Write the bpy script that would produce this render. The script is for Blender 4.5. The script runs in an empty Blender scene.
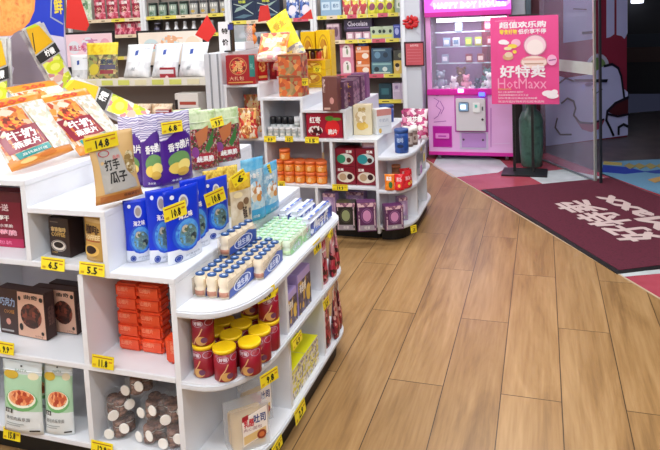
import bpy, bmesh, math, random
from mathutils import Vector, Matrix
random.seed(7)
PI = math.pi
C = bpy.context.scene.collection

# ---------------------------------------------------------------- camera numbers (a pixel plus a known plane gives a place)
FPX, PY, EYE = 645.0, 77.5, 1.5
_p, _r, _y = math.radians(5.156), math.radians(-2.561), math.radians(-18.337)
FWD = Vector((math.sin(_y)*math.cos(_p), math.cos(_y)*math.cos(_p), -math.sin(_p)))
_rt = Vector((math.cos(_y), -math.sin(_y), 0)); _up = _rt.cross(FWD)
RGT = _rt*math.cos(_r) + _up*math.sin(_r)
UPV = _up*math.cos(_r) - _rt*math.sin(_r)
CAM = Vector((0, 0, EYE))
def ray(x, y): return FWD*FPX + RGT*(x-330) + UPV*(PY-y)
def atz(x, y, z=0.0): d = ray(x, y); return CAM + d*((z-EYE)/d.z)
def aty(x, y, Y): d = ray(x, y); return CAM + d*(Y/d.y)
def atx(x, y, X): d = ray(x, y); return CAM + d*(X/d.x)

# ---------------------------------------------------------------- materials
def lin(h):
    h = h.lstrip('#'); out = []
    for i in (0, 2, 4):
        c = int(h[i:i+2], 16)/255
        out.append(c/12.92 if c <= .04045 else ((c+.055)/1.055)**2.4)
    return (*out, 1)
_m = {}
def mat(h, rough=.45, metal=0, emit=0, alpha=1, spec=.5):
    k = (h, rough, metal, emit, alpha, spec)
    if k in _m: return _m[k]
    m = bpy.data.materials.new('surface_' + h.lstrip('#')); m.use_nodes = True
    b = m.node_tree.nodes['Principled BSDF']
    b.inputs['Base Color'].default_value = lin(h); b.inputs['Roughness'].default_value = rough
    b.inputs['Metallic'].default_value = metal; b.inputs['Specular IOR Level'].default_value = spec
    if emit:
        b.inputs['Emission Color'].default_value = lin(h); b.inputs['Emission Strength'].default_value = emit
    if alpha < 1: b.inputs['Alpha'].default_value = alpha
    _m[k] = m; return m
def mottle(cols, scale=40, rough=.4, kind='vor', alpha=1):
    """printed or mixed surface: patches of several colours"""
    k = ('mot', tuple(cols), scale, rough, kind, alpha)
    if k in _m: return _m[k]
    m = bpy.data.materials.new('mixed_print'); m.use_nodes = True; nt = m.node_tree
    b = nt.nodes['Principled BSDF']; b.inputs['Roughness'].default_value = rough
    tc = nt.nodes.new('ShaderNodeTexCoord')
    if kind == 'vor':
        t = nt.nodes.new('ShaderNodeTexVoronoi'); t.inputs['Scale'].default_value = scale
        sep = nt.nodes.new('ShaderNodeSeparateColor'); nt.links.new(t.outputs['Color'], sep.inputs[0]); out = sep.outputs[0]
    elif kind == 'wave':
        t = nt.nodes.new('ShaderNodeTexWave'); t.inputs['Scale'].default_value = scale; t.bands_direction = 'Z'
        t.inputs['Distortion'].default_value = 6; t.inputs['Detail Scale'].default_value = 1.2; out = t.outputs['Fac']
    else:
        t = nt.nodes.new('ShaderNodeTexNoise'); t.inputs['Scale'].default_value = scale; t.inputs['Detail'].default_value = 3; out = t.outputs['Fac']
    nt.links.new(tc.outputs['Object'], t.inputs['Vector'])
    r = nt.nodes.new('ShaderNodeValToRGB'); r.color_ramp.interpolation = 'CONSTANT' if kind == 'vor' else 'LINEAR'
    n = len(cols); e = r.color_ramp.elements
    lo, hi = (0, 1) if kind != 'noise' else (.3, .7)
    while len(e) < n: e.new(.5)
    for i in range(n):
        e[i].position = lo + (hi-lo)*(i/n if kind == 'vor' else i/max(n-1, 1))
        e[i].color = lin(cols[i])
    nt.links.new(out, r.inputs[0]); nt.links.new(r.outputs[0], b.inputs['Base Color'])
    if alpha < 1: b.inputs['Alpha'].default_value = alpha
    _m[k] = m; return m
def glassy(h='#ffffff', alpha=.2, rough=.05):
    """thin clear plastic or glass: mostly lets light through, with a sharp reflection"""
    k = ('gl', h, alpha, rough)
    if k in _m: return _m[k]
    m = bpy.data.materials.new('clear_sheet'); m.use_nodes = True; nt = m.node_tree
    b = nt.nodes['Principled BSDF']
    b.inputs['Base Color'].default_value = lin(h); b.inputs['Roughness'].default_value = rough; b.inputs['Alpha'].default_value = alpha
    _m[k] = m; return m
WHITE = mat('#dfe2e8', .35); WHITE2 = mat('#d3d7de', .4); BLACK = mat('#0c0c0e', .5); TAG = mat('#f2dc1e', .5)

# ---------------------------------------------------------------- mesh builder
class MB:
    def __init__(s): s.v = []; s.f = []; s.mi = []; s.ms = []; s.sm = []
    def m(s, mt):
        if isinstance(mt, str): mt = mat(mt)
        if mt not in s.ms: s.ms.append(mt)
        return s.ms.index(mt)
    def add(s, vs, fs, mt, smooth=False):
        b = len(s.v); i = s.m(mt); s.v.extend([tuple(v) for v in vs])
        for f in fs: s.f.append([b+j for j in f]); s.mi.append(i); s.sm.append(smooth)
        return s
    def box(s, x0, x1, y0, y1, z0, z1, mt):
        v = [(x, y, z) for z in (z0, z1) for y in (y0, y1) for x in (x0, x1)]
        return s.add(v, [(0,2,3,1), (4,5,7,6), (0,1,5,4), (2,6,7,3), (0,4,6,2), (1,3,7,5)], mt)
    def bbox(s, x0, x1, y0, y1, z0, z1, mt, b=.003):
        """box with cut edges"""
        bm = bmesh.new(); bmesh.ops.create_cube(bm, size=1)
        for v in bm.verts:
            v.co = Vector((x0+(v.co.x+.5)*(x1-x0), y0+(v.co.y+.5)*(y1-y0), z0+(v.co.z+.5)*(z1-z0)))
        bmesh.ops.bevel(bm, geom=list(bm.edges), offset=b, segments=2, affect='EDGES')
        bm.verts.index_update(); s.add([v.co[:] for v in bm.verts], [[v.index for v in f.verts] for f in bm.faces], mt); bm.free(); return s
    def prism(s, pts, z0, z1, mt, smooth=False):
        n = len(pts); v = [(p[0], p[1], z0) for p in pts] + [(p[0], p[1], z1) for p in pts]
        s.add(v, [list(range(n))[::-1], list(range(n, 2*n))], mt)
        return s.add(v, [(i, (i+1) % n, n+(i+1) % n, n+i) for i in range(n)], mt, smooth)
    def extr(s, pts3, nrm, mt):
        """closed flat outline (3D points) given thickness along nrm"""
        n = len(pts3); a = [Vector(p) for p in pts3]; b = [p+Vector(nrm) for p in a]
        return s.add(a+b, [list(range(n))[::-1], list(range(n, 2*n))] + [(i, (i+1) % n, n+(i+1) % n, n+i) for i in range(n)], mt)
    def lathe(s, prof, mt, cx=0, cy=0, z0=0, n=20, smooth=True):
        v = []; f = []
        for r, z in prof:
            for k in range(n): a = 2*PI*k/n; v.append((cx+r*math.cos(a), cy+r*math.sin(a), z0+z))
        for i in range(len(prof)-1):
            for k in range(n): f.append((i*n+k, i*n+(k+1) % n, (i+1)*n+(k+1) % n, (i+1)*n+k))
        s.add(v, f, mt, smooth)
        b = len(s.v)-len(v); i = s.m(mt)
        s.f.append([b+k for k in range(n)][::-1]); s.mi.append(i); s.sm.append(False)
        t = b+(len(prof)-1)*n; s.f.append([t+k for k in range(n)]); s.mi.append(i); s.sm.append(False)
        return s
    def tube(s, pts, r, mt, n=8):
        pts = [Vector(p) for p in pts]; rings = []; v = []; f = []
        for i, p in enumerate(pts):
            d = (pts[min(i+1, len(pts)-1)]-pts[max(i-1, 0)]).normalized()
            a = d.orthogonal().normalized() if i == 0 else (pa - d*pa.dot(d)).normalized()
            pa = a; b = d.cross(a)
            for k in range(n): t = 2*PI*k/n; v.append(p + a*(r*math.cos(t)) + b*(r*math.sin(t)))
        for i in range(len(pts)-1):
            for k in range(n): f.append((i*n+k, i*n+(k+1) % n, (i+1)*n+(k+1) % n, (i+1)*n+k))
        L = (len(pts)-1)*n
        f.append(list(range(n))[::-1]); f.append([L+k for k in range(n)])
        return s.add(v, f, mt, True)
    def blob(s, c, r, mt, n=10, m=7):
        if not isinstance(r, (tuple, list)): r = (r, r, r)
        v = []; f = []
        for i in range(m+1):
            t = PI*i/m
            for k in range(n):
                a = 2*PI*k/n; v.append((c[0]+r[0]*math.sin(t)*math.cos(a), c[1]+r[1]*math.sin(t)*math.sin(a), c[2]-r[2]*math.cos(t)))
        for i in range(m):
            for k in range(n): f.append((i*n+k, i*n+(k+1) % n, (i+1)*n+(k+1) % n, (i+1)*n+k))
        return s.add(v, f, mt, True)
    def build(s, name, parent=None, kind=None):
        me = bpy.data.meshes.new(name); me.from_pydata(s.v, [], s.f)
        for mt in s.ms: me.materials.append(mt)
        me.polygons.foreach_set('material_index', s.mi); me.polygons.foreach_set('use_smooth', s.sm)
        me.validate(); me.update()
        o = bpy.data.objects.new(name, me); C.objects.link(o)
        if parent: o.parent = parent
        if kind: o['kind'] = kind
        return o

# ---------------------------------------------------------------- lettering
_txt = {}
def glyphs(t, bold=False):
    """outline of a string as triangles, scaled to the unit square; returns verts, faces, aspect"""
    k = (t, bold)
    if k in _txt: return _txt[k]
    cu = bpy.data.curves.new('lettering', 'FONT'); cu.body = t; cu.resolution_u = 1; cu.size = 1
    o = bpy.data.objects.new('lettering', cu); C.objects.link(o)
    dg = bpy.context.evaluated_depsgraph_get(); dg.update()
    me = bpy.data.meshes.new_from_object(o.evaluated_get(dg))
    vs = [(v.co.x, v.co.y) for v in me.vertices]; fs = [list(p.vertices) for p in me.polygons]
    bpy.data.objects.remove(o); bpy.data.curves.remove(cu); bpy.data.meshes.remove(me)
    if not vs: vs = [(0, 0), (1, 1)]; fs = []
    x0 = min(v[0] for v in vs); x1 = max(v[0] for v in vs); y0 = min(v[1] for v in vs); y1 = max(v[1] for v in vs)
    w = max(x1-x0, 1e-6); h = max(y1-y0, 1e-6)
    if bold:   # heavier strokes: the same outline struck four times, slightly apart
        q = .028; n = len(vs); sh = [(-q, -q), (q, -q), (-q, q), (q, q)]
        fs = [[i+n*j for i in f] for j in range(4) for f in fs]; vs = [(x+a, y+b) for a, b in sh for x, y in vs]
    r = ([((x-x0)/w, (y-y0)/h) for x, y in vs], fs, w/h, len(vs)//4 if bold else len(vs)); _txt[k] = r; return r

def paint(mb, S, items, e0=.0006, de=.0003, curved=False):
    """items: printed shapes in the (u, v) of surface S(u, v, height)"""
    for n, it in enumerate(items):
        e = e0+de*n; k = it[0]; mt = it[-1]
        if k == 'r':
            _, u0, v0, u1, v1, mt = it; nu = max(1, int(abs(u1-u0)*8)); nv = max(1, int(abs(v1-v0)*8))
            vs = [S(u0+(u1-u0)*i/nu, v0+(v1-v0)*j/nv, e) for j in range(nv+1) for i in range(nu+1)]
            mb.add(vs, [(j*(nu+1)+i, j*(nu+1)+i+1, (j+1)*(nu+1)+i+1, (j+1)*(nu+1)+i) for j in range(nv) for i in range(nu)], mt)
        elif k == 'e':
            _, cu, cv, ru, rv, mt = it; N = 18; R = 3
            vs = [S(cu, cv, e)] + [S(cu+ru*j/R*math.cos(2*PI*i/N), cv+rv*j/R*math.sin(2*PI*i/N), e) for j in range(1, R+1) for i in range(N)]
            fs = [(0, 1+i, 1+(i+1) % N) for i in range(N)]
            for j in range(R-1): fs += [(1+j*N+i, 1+(j+1)*N+i, 1+(j+1)*N+(i+1) % N, 1+j*N+(i+1) % N) for i in range(N)]
            mb.add(vs, fs, mt)
        elif k == 'o':   # ring
            _, cu, cv, ru, rv, th, mt = it; N = 20; vs = []
            for i in range(N):
                a = 2*PI*i/N
                vs += [S(cu+ru*math.cos(a), cv+rv*math.sin(a), e), S(cu+ru*(1-th)*math.cos(a), cv+rv*(1-th)*math.sin(a), e)]
            mb.add(vs, [(2*i, 2*((i+1) % N), 2*((i+1) % N)+1, 2*i+1) for i in range(N)], mt)
        elif k == 'p':
            bm = bmesh.new(); f_ = bm.faces.new([bm.verts.new((u, v, 0)) for u, v in it[1]])
            bmesh.ops.triangulate(bm, faces=[f_])
            if curved: 
                for _ in range(3): bmesh.ops.subdivide_edges(bm, edges=[q for q in bm.edges if q.calc_length() > .12], cuts=1)
                bmesh.ops.triangulate(bm, faces=list(bm.faces))
            bm.verts.index_update(); mb.add([S(v.co.x, v.co.y, e) for v in bm.verts], [[v.index for v in q.verts] for q in bm.faces], mt); bm.free()
        elif k == 'l':   # stroke of given width through points
            _, pts, w, mt = it; P = [S(u, v, e) for u, v in pts]
            for i in range(len(P)-1):
                d = (P[i+1]-P[i])
                if d.length < 1e-7: continue
                d = d.normalized(); u_, v_ = pts[i]
                nrm = (S(u_+.01, v_, e)-P[i]).cross(S(u_, v_+.01, e)-P[i]).normalized(); q = d.cross(nrm)*w/2; ex = d*w*.3
                mb.add([P[i]+q-ex, P[i+1]+q+ex, P[i+1]-q+ex, P[i]-q-ex], [(0, 1, 2, 3)], mt)
        elif k in ('t', 'T'):
            _, s_, u0, v0, u1, v1, mt = it; g = glyphs(s_, k == 'T')
            mb.add([S(u0+(u1-u0)*x, v0+(v1-v0)*y, e+.00005*(i//max(g[3], 1))) for i, (x, y) in enumerate(g[0])], g[1], mt)

# ---------------------------------------------------------------- objects
def tag(o, label, cat, group=None, kind=None):
    if label: o['label'] = label
    if cat: o['category'] = cat
    if group: o['group'] = group
    if kind: o['kind'] = kind
    return o
def thing(name, label, cat, loc=(0, 0, 0), rz=0, group=None):
    o = bpy.data.objects.new(name, None); o.empty_display_size = .05; C.objects.link(o)
    o.location = loc; o.rotation_euler = (0, 0, rz); return tag(o, label, cat, group)
_kids = {}
def dup(root, label, group=None, loc=None, rz=None, rx=None, scale=None):
    def cp(o, par):
        c = o.copy(); C.objects.link(c)
        if par: c.parent = par
        for ch in o.children: cp(ch, c)
        return c
    c = cp(root, None); c['label'] = label
    if group: c['group'] = group
    if loc is not None: c.location = loc
    if rz is not None or rx is not None: c.rotation_euler = (rx or 0, 0, rz or 0)
    if scale: c.scale = scale
    return c
_used = set()
def put(proto, label, loc, rz=0, rx=0, scale=(1, 1, 1), group=None):
    """first use moves the prototype itself, later uses copy it with its parts"""
    if proto.name not in _used:
        _used.add(proto.name); o = proto; o['label'] = label
        if group: o['group'] = group
        o.location = loc; o.rotation_euler = (rx, 0, rz); o.scale = scale; return o
    return dup(proto, label, group, loc, rz, rx, scale)
def put_px(proto, label, pl, pr, z, w0, h=None, h0=None, rx=0, group=None, d=None, top=None):
    """stand a pouch or box so that its bottom front edge runs between two seen points on the shelf at height z"""
    a = atz(*pl, z); b = atz(*pr, z); v = b-a; w = v.length; rz = math.atan2(v.y, v.x); c = (a+b)/2
    if top: h = (aty(top[0], top[1], c.y).z-z)/max(math.cos(rx), .3)
    sc = (w/w0, d or w/w0, (h/h0) if h else w/w0)
    return put(proto, label, (c.x, c.y, z), rz, rx, sc, group)
ORD = ['first', 'second', 'third', 'fourth', 'fifth', 'sixth', 'seventh', 'eighth', 'ninth', 'tenth', 'eleventh', 'twelfth']
# ================================================================ SETTING
def wood_mat():
    m = bpy.data.materials.new('oak_planks'); m.use_nodes = True; nt = m.node_tree; N = nt.nodes.new; L = nt.links.new
    b = nt.nodes['Principled BSDF']; b.inputs['Roughness'].default_value = .32; b.inputs['Specular IOR Level'].default_value = .35
    tc = N('ShaderNodeTexCoord'); mp = N('ShaderNodeMapping'); mp.inputs['Rotation'].default_value = (0, 0, PI/2)
    mp.inputs['Location'].default_value = (OFFX, OFFY, 0)
    L(tc.outputs['Object'], mp.inputs[0])
    br = N('ShaderNodeTexBrick'); br.offset = .5; br.inputs['Scale'].default_value = 1
    br.inputs['Brick Width'].default_value = 1.22; br.inputs['Row Height'].default_value = .2265; br.inputs['Mortar Size'].default_value = .0022; br.inputs['Mortar Smooth'].default_value = .2
    br.inputs['Color1'].default_value = (0, 0, 0, 1); br.inputs['Color2'].default_value = (1, 1, 1, 1); br.inputs['Mortar'].default_value = (.5, .5, .5, 1)
    L(mp.outputs[0], br.inputs['Vector'])
    # grain stretched along the plank
    sep = N('ShaderNodeSeparateXYZ'); L(tc.outputs['Object'], sep.inputs[0])
    ad = N('ShaderNodeMath'); ad.operation = 'MULTIPLY_ADD'; L(br.outputs['Color'], ad.inputs[0]); ad.inputs[1].default_value = 7.3; L(sep.outputs[1], ad.inputs[2])
    cmb = N('ShaderNodeCombineXYZ'); L(sep.outputs[0], cmb.inputs[0]); L(ad.outputs[0], cmb.inputs[1]); L(br.outputs['Color'], cmb.inputs[2])
    m2 = N('ShaderNodeMapping'); m2.inputs['Scale'].default_value = (7, .9, 9); L(cmb.outputs[0], m2.inputs[0])
    n1 = N('ShaderNodeTexNoise'); n1.inputs['Scale'].default_value = 1; n1.inputs['Detail'].default_value = 7; n1.inputs['Roughness'].default_value = .62; n1.inputs['Distortion'].default_value = .9
    L(m2.outputs[0], n1.inputs['Vector'])
    m3 = N('ShaderNodeMapping'); m3.inputs['Scale'].default_value = (70, 3.5, 9); L(cmb.outputs[0], m3.inputs[0])
    n2 = N('ShaderNodeTexNoise'); n2.inputs['Scale'].default_value = 1; n2.inputs['Detail'].default_value = 4; L(m3.outputs[0], n2.inputs['Vector'])
    mx = N('ShaderNodeMix'); mx.data_type = 'FLOAT'; mx.inputs[0].default_value = .3; L(n1.outputs['Fac'], mx.inputs[2]); L(n2.outputs['Fac'], mx.inputs[3])
    r = N('ShaderNodeValToRGB'); e = r.color_ramp.elements; e[0].position = .32; e[0].color = lin('#735534'); e[1].position = .66; e[1].color = lin('#ad8a5e')
    k = e.new(.48); k.color = lin('#967348'); L(mx.outputs[0], r.inputs[0])
    hs = N('ShaderNodeHueSaturation'); L(r.outputs[0], hs.inputs['Color'])
    v = N('ShaderNodeMapRange'); v.inputs[3].default_value = .95; v.inputs[4].default_value = 1.04; L(br.outputs['Color'], v.inputs[0]); L(v.outputs[0], hs.inputs['Value'])
    mm = N('ShaderNodeMix'); mm.data_type = 'RGBA'; L(br.outputs['Fac'], mm.inputs[0]); L(hs.outputs[0], mm.inputs[6]); mm.inputs[7].default_value = lin('#4a3420')
    L(mm.outputs[2], b.inputs['Base Color'])
    bp = N('ShaderNodeBump'); bp.inputs['Strength'].default_value = .15; bp.inputs['Distance'].default_value = .002; L(n2.outputs['Fac'], bp.inputs['Height']); L(bp.outputs[0], b.inputs['Normal'])
    return m
# a seam runs along the aisle at x = -0.401; rows are counted along -x after the quarter turn
OFFX, OFFY = .05, .4015
WOOD = wood_mat()
TILE_RED = mottle(['#a54452', '#ad4c5a', '#9c3f4c'], 3, .25, 'noise'); TILE_WHITE = mottle(['#c9d0d2', '#bcc4c6', '#d2d8da'], 3, .22, 'noise')
def fl(x, y, z=0): p = atz(x, y, z); return (p.x, p.y)
ED = Vector((.5, -.866)); e0 = Vector(fl(435, 165)); e1 = Vector(fl(660, 299))
dE = (e1-e0).normalized()
A = e0 - dE*2.0; B = e0 + dE*6.5
mb = MB(); mb.prism([(-8, -1.5), (B.x, -1.5), (B.x, B.y), (A.x, A.y), (-8, A.y)], -.03, 0, WOOD)
floor = mb.build('floor', kind='structure')
# entrance floor of big red and white tiles beyond the slanting edge
perp = Vector((-dE.y, dE.x))
if perp.x < 0: perp = -perp
mb = MB(); W_ = (Vector(fl(601, 173))-e0).dot(perp)
q = [A, B, B+perp*W_, A+perp*W_]
mb.prism([(p.x, p.y) for p in q], -.03, 0, TILE_RED)
ef = mb.build('floor_entrance', kind='structure')
mb = MB()
def flat(pts, z, mt, up=.0015):
    mb.prism([fl(*p) for p in pts], z, z+up, mt)
flat([(433, 165), (453, 177.5), (498, 172.5), (508, 167.5), (500, 160), (470, 152), (440, 152)], 0, TILE_WHITE)
flat([(528, 176), (548.5, 187), (594, 183.5), (622, 182), (597, 176), (563, 169.5), (542, 171.5)], 0, TILE_WHITE)
flat([(615.5, 273.5), (623, 276.8), (690, 271), (690, 267)], 0, TILE_WHITE)
mb.build('floor_tile_inlay', kind='structure')
# slim threshold strip along the glass line and the metal strip between wood and tile
def strip(a, b, w, z0, z1, mt, name):
    a = Vector(a); b = Vector(b); d = (b-a).normalized(); n = Vector((-d.y, d.x))*w/2
    k = MB(); k.prism([(p.x, p.y) for p in (a-n, b-n, b+n, a+n)], z0, z1, mt); return k.build(name, kind='structure')
G0 = Vector((-.02, 6.70)); G1 = Vector((.42, 5.89)); gd = (G1-G0).normalized()
strip(G0, G1, .03, .0, .012, mat('#8d9496', .3, .6), 'trim_1')
strip(A, e1+dE*2, .012, 0, .003, mat('#b9a58a', .4), 'trim_2')
# ceiling and shop walls
mb = MB(); mb.box(-8, 2.4, -1.5, 7.6, 3.0, 3.1, mat('#d8dadd', .8)); mb.build('ceiling', kind='structure')
mb = MB(); mb.box(-8, -1.1, 7.25, 7.35, 0, 3, mat('#8a8580', .7)); mb.build('wall_back', kind='structure')
mb = MB(); mb.box(-8.1, -8, -1.5, 7.3, 0, 3, mat('#c9c9cb', .8)); mb.build('wall_left', kind='structure')
mb = MB(); mb.box(-8, 5, -1.6, -1.5, 0, 3, mat('#c9c9cb', .8)); mb.build('wall_front', kind='structure')
mb = MB(); mb.box(-1.1, -.36, 7.25, 7.35, 0, 3, mat('#50363f', .7)); mb.build('wall_behind_machine', kind='structure')
mb = MB(); mb.box(-.36, .02, 7.0, 7.06, 0, 3, mat('#4a0f22', .6)); mb.build('wall_maroon', kind='structure')
# white square column beside the machine and brushed pillar behind the poster
mb = MB(); mb.bbox(-1.355, -1.17, 6.5, 6.72, 0, 3, mat('#c9ced8', .35), .006)
mb.box(-1.362, -1.325, 6.492, 6.53, 0, 3, mat('#e6ebf2', .3)); mb.build('column', kind='structure')
mb = MB(); mb.bbox(-.33, -.16, 6.86, 6.98, 0, 3, mat('#a9b0b6', .35, .2), .008)
mb.bbox(-.155, -.105, 6.88, 6.98, 0, 3, mat('#4e5c66', .35, .4), .006); mb.build('pillar', kind='structure')
# ---------------------------------------------------------------- glass entrance
def vplane(a, b, th, z0, z1, mt, mb):
    d = (b-a).normalized(); n = Vector((-d.y, d.x))*th/2
    mb.prism([(p.x, p.y) for p in (a-n, b-n, b+n, a+n)], z0, z1, mt)
door = thing('door_1', None, None, (0, 0, 0)); door['kind'] = 'structure'
del door['kind']; door['kind'] = 'structure'
k = MB(); vplane(G0, G1-gd*.02, .01, .015, 2.6, glassy('#c8c0dc', .12, .04), k); k.build('glass_pane', door)
k = MB(); vplane(G1-gd*.012, G1+gd*.006, .02, 0, 2.6, mat('#b9bcb4', .25, .5), k); k.build('edge_profile', door)
k = MB(); vplane(G1+gd*.07, G1+gd*.085, .02, 0, 2.6, mat('#2b3038', .4, .3), k); k.build('door_post', door)
hz = lambda px, py: aty(px, py, 5.95).z
k = MB(); vplane(G0+gd*.35, G1-gd*.02, .016, .925, 1.03, mottle(['#a9b0a8', '#c7ccc6'], 4, .3, 'noise'), k); k.build('pale_band', door)  # pale mottled strip across the pane at waist height
# ---------------------------------------------------------------- outside
mb = MB()
PAVE = mottle(['#3b3236', '#4c4346', '#5d5152'], 5, .35, 'noise')
g0 = A+perp*W_; g1 = B+perp*W_
mb.prism([(p.x, p.y) for p in (g0, g1, g1+perp*9, g0+perp*9)], -.04, -.008, PAVE)
mb.build('ground_outside', kind='structure')
# mural wall outside the glass
M0 = Vector(fl(560, 144)); M1 = Vector((.917, 8.07)); md = (M1-M0).normalized(); M00 = M0-md*.9
ML = (M1-M00).length; mn = Vector((md.y, -md.x))
if mn.y > 0: mn = -mn
def SM(u, v, e): p = M00+md*(u*ML)+mn*(e*4+.0); return Vector((p.x, p.y, v*2.7))
k = MB(); vplane(M00-mn*.05, M1-mn*.05, .1, -.02, 2.7, mat('#8a2440', .6), k)
def mu(x, y):   # place on the mural face seen at (x, y)
    d = ray(x, y); n = Vector((mn.x, mn.y, 0)); p0 = Vector((M0.x, M0.y, 0)); t = n.dot(p0-CAM)/n.dot(d); P = CAM+d*t
    return ((Vector((P.x, P.y))-M00).dot(md)/ML, P.z/2.7)
LAV = mat('#bcc2f2', .5); INK = mat('#0c0d24', .5); DRED = mat('#7c1434', .5)
lower = [mu(*p) for p in [(540, 78), (556, 75), (565, 78), (590, 74), (603, 66), (611, 64), (617, 68), (620, 76), (622, 88), (627, 92), (627, 135), (560, 144), (530, 148), (530, 84)]]
c1 = [mu(605+2*0+x, y) for x, y in [(0, -8), (8, -8), (9, 30), (5, 34), (1, 37), (0, 38)]]
its = [('p', [mu(*p) for p in [(563, -30), (593, -30), (593, 39), (563, 43)]], LAV),
       ('p', [mu(*p) for p in [(606, -30), (614, -30), (614, 34), (610, 37), (606, 38)]], LAV),
       ('p', [mu(*p) for p in [(616, -30), (627, -30), (627, 33), (624, 39), (621, 36), (616, 35)]], LAV),
       ('e', *mu(597, 66), .085, .052, mat('#b9b8d8', .5)), ('e', *mu(597, 66), .06, .036, mat('#6f8f5a', .5)),
       ('p', lower, LAV),
       ('p', [mu(*p) for p in [(575, 120), (590, 124), (604, 119), (600, 128), (590, 132), (581, 129)]], mat('#a04a6a', .5)),
       ('p', [mu(*p) for p in [(607, 112), (614, 104), (627, 98), (627, 114), (614, 115)]], mat('#4a1620', .5)),
       ('l', [mu(*p) for p in [(603, 66), (611, 64), (617, 68), (620, 76), (622, 90), (623, 98)]], .028, INK),
       ('l', [mu(*p) for p in [(627, 97), (614, 103), (606, 111), (605, 120), (609, 128), (612, 135)]], .03, INK),
       ('l', [mu(*p) for p in [(607, 114), (616, 116), (627, 114)]], .026, INK),
       ('l', [mu(*p) for p in [(617, 134), (617, 127), (622, 124), (626, 126)]], .03, INK),
       ('l', [mu(*p) for p in [(560, 103), (566, 98), (572, 101), (574, 108), (572, 115), (578, 122), (590, 123), (602, 119)]], .022, INK),
       ('l', [mu(*p) for p in [(556, 84), (564, 78), (572, 81)]], .02, INK),
       ('p', [mu(*p) for p in [(572, 79), (606, 79), (605, 82), (573, 81.5)]], INK),
       ('e', *mu(587, 84), .03, .008, mat('#4a3a80', .5)), ('l', [mu(*p) for p in [(590, 89), (594, 93), (600, 89)]], .01, INK),
       ('l', [mu(*p) for p in [(555, 118), (553, 127), (558, 134), (569, 134)]], .02, INK),
       ('l', [mu(*p) for p in [(571, 9), (584, 9.5)]], .012, INK), ('l', [mu(*p) for p in [(580, 33), (592, 32)]], .028, INK)]
paint(k, SM, its, .001, .0005)
k.build('wall_mural', kind='structure')
l = bpy.data.lights.new('mural_fill_light', 'AREA'); l.shape = 'DISK'; l.size = .6; l.energy = 60; l.color = (.78, .82, 1)  # added fill lamp that brightens the mural, no source in view
o = bpy.data.objects.new('mural_fill_light', l); C.objects.link(o); o.location = (1.6, 6.7, 3.4); o.rotation_euler = Vector((-1.15, 1.0, -2.1)).to_track_quat('-Z', 'Y').to_euler()
t = thing('street_wall_lamp', 'small bright lamp high in the dark street beyond the mural', 'lamp', tuple(aty(639, 3, 11.8))); lz = 0
k = MB(); k.box(-.02, .02, .02, .196, .01, .05, mat('#101014', .5)); k.build('wall_bracket', t)
k = MB(); k.bbox(-.12, .06, -.06, .02, lz, lz+.06, mat('#e8ecff', .4, 0, 6), .01); k.build('lamp_head', t)
# dark frontage across the street with a brown fascia
mb = MB(); mb.box(.6, 9, 12.0, 12.2, 0, 4.5, mat('#0c0d14', .6)); mb.box(.6, 9, 11.9, 12.0, .55, .8, mat('#3a211c', .6)); mb.box(.6, 9, 11.96, 12.0, .8, 1.02, mat('#14222f', .6))
mb.build('wall_across_street', kind='structure')
# blue mat lying outside the door
t = thing('door_mat', 'blue mat with a yellow pattern lying outside the glass door', 'mat')
mb = MB(); S_ = lambda pts, z, mt: mb.prism([fl(*p) for p in pts], z, z+.004, mt)
mb.prism([fl(*p) for p in [(600.5, 174), (603, 161.5), (690, 158), (700, 206)]], -.008, 0.0, mat('#5f8cab', .8)); mb.build('mat_base', t)
mb = MB(); S_([(602, 172), (603, 165.5), (628, 167.5), (645, 172), (625, 174)], .0, mat('#16349a', .8))
S_([(603, 164.5), (604, 161.5), (622, 163), (622, 165.5)], .0, mat('#a89a58', .8))
for x in (624, 634, 645, 656): S_([(x, 166), (x+5, 163.5), (x+12, 166.5), (x+6, 169.5)], .001, mat('#8f8450', .8))
S_([(645, 172), (660, 170), (690, 171), (690, 174), (655, 173.5)], .001, mat('#223c90', .8))
S_([(648, 180), (660, 177), (665, 180), (655, 183)], .001, mat('#b08a50', .8))
mb.build('mat_pattern', t)
# ---------------------------------------------------------------- maroon rug with the shop's lettering
R0 = Vector(fl(481, 190.5)); R1 = Vector(fl(617, 274.5)); rd = (R1-R0).normalized(); rn = Vector((-rd.y, rd.x))
R3 = Vector(fl(622, 182.5)); RW = (R3-R0).dot(rn); RL = (R1-R0).length
if RW < 0: rn = -rn; RW = -RW
t = thing('entrance_rug', 'maroon rug with pale shop lettering and black edging at the entrance', 'rug', (R0.x, R0.y, 0))
def SR(u, v, e): p = rd*(u*RL)+rn*(v*RW); return Vector((p.x, p.y, .006+e))
k = MB(); k.prism([tuple(SR(u, v, 0).xy) for u, v in ((0, 0), (1, 0), (1, 1), (0, 1))], .002, .007, BLACK); k.build('rubber_backing', t)
def inset(a): return [tuple(SR(u, v, 0).xy) for u, v in ((a*.2, a), (1-a*.6, a), (1-a*.6, 1-a*.5), (a*.2, 1-a*.5))]
k = MB(); k.prism(inset(.03), .006, .0095, mottle(['#4c0f24', '#5a142c', '#460c20'], 60, .95, 'noise')); k.build('pile', t)
def ru(x, y):
    p = Vector(fl(x, y))-R0; return (p.dot(rd)/RL, p.dot(rn)/RW)
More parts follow.
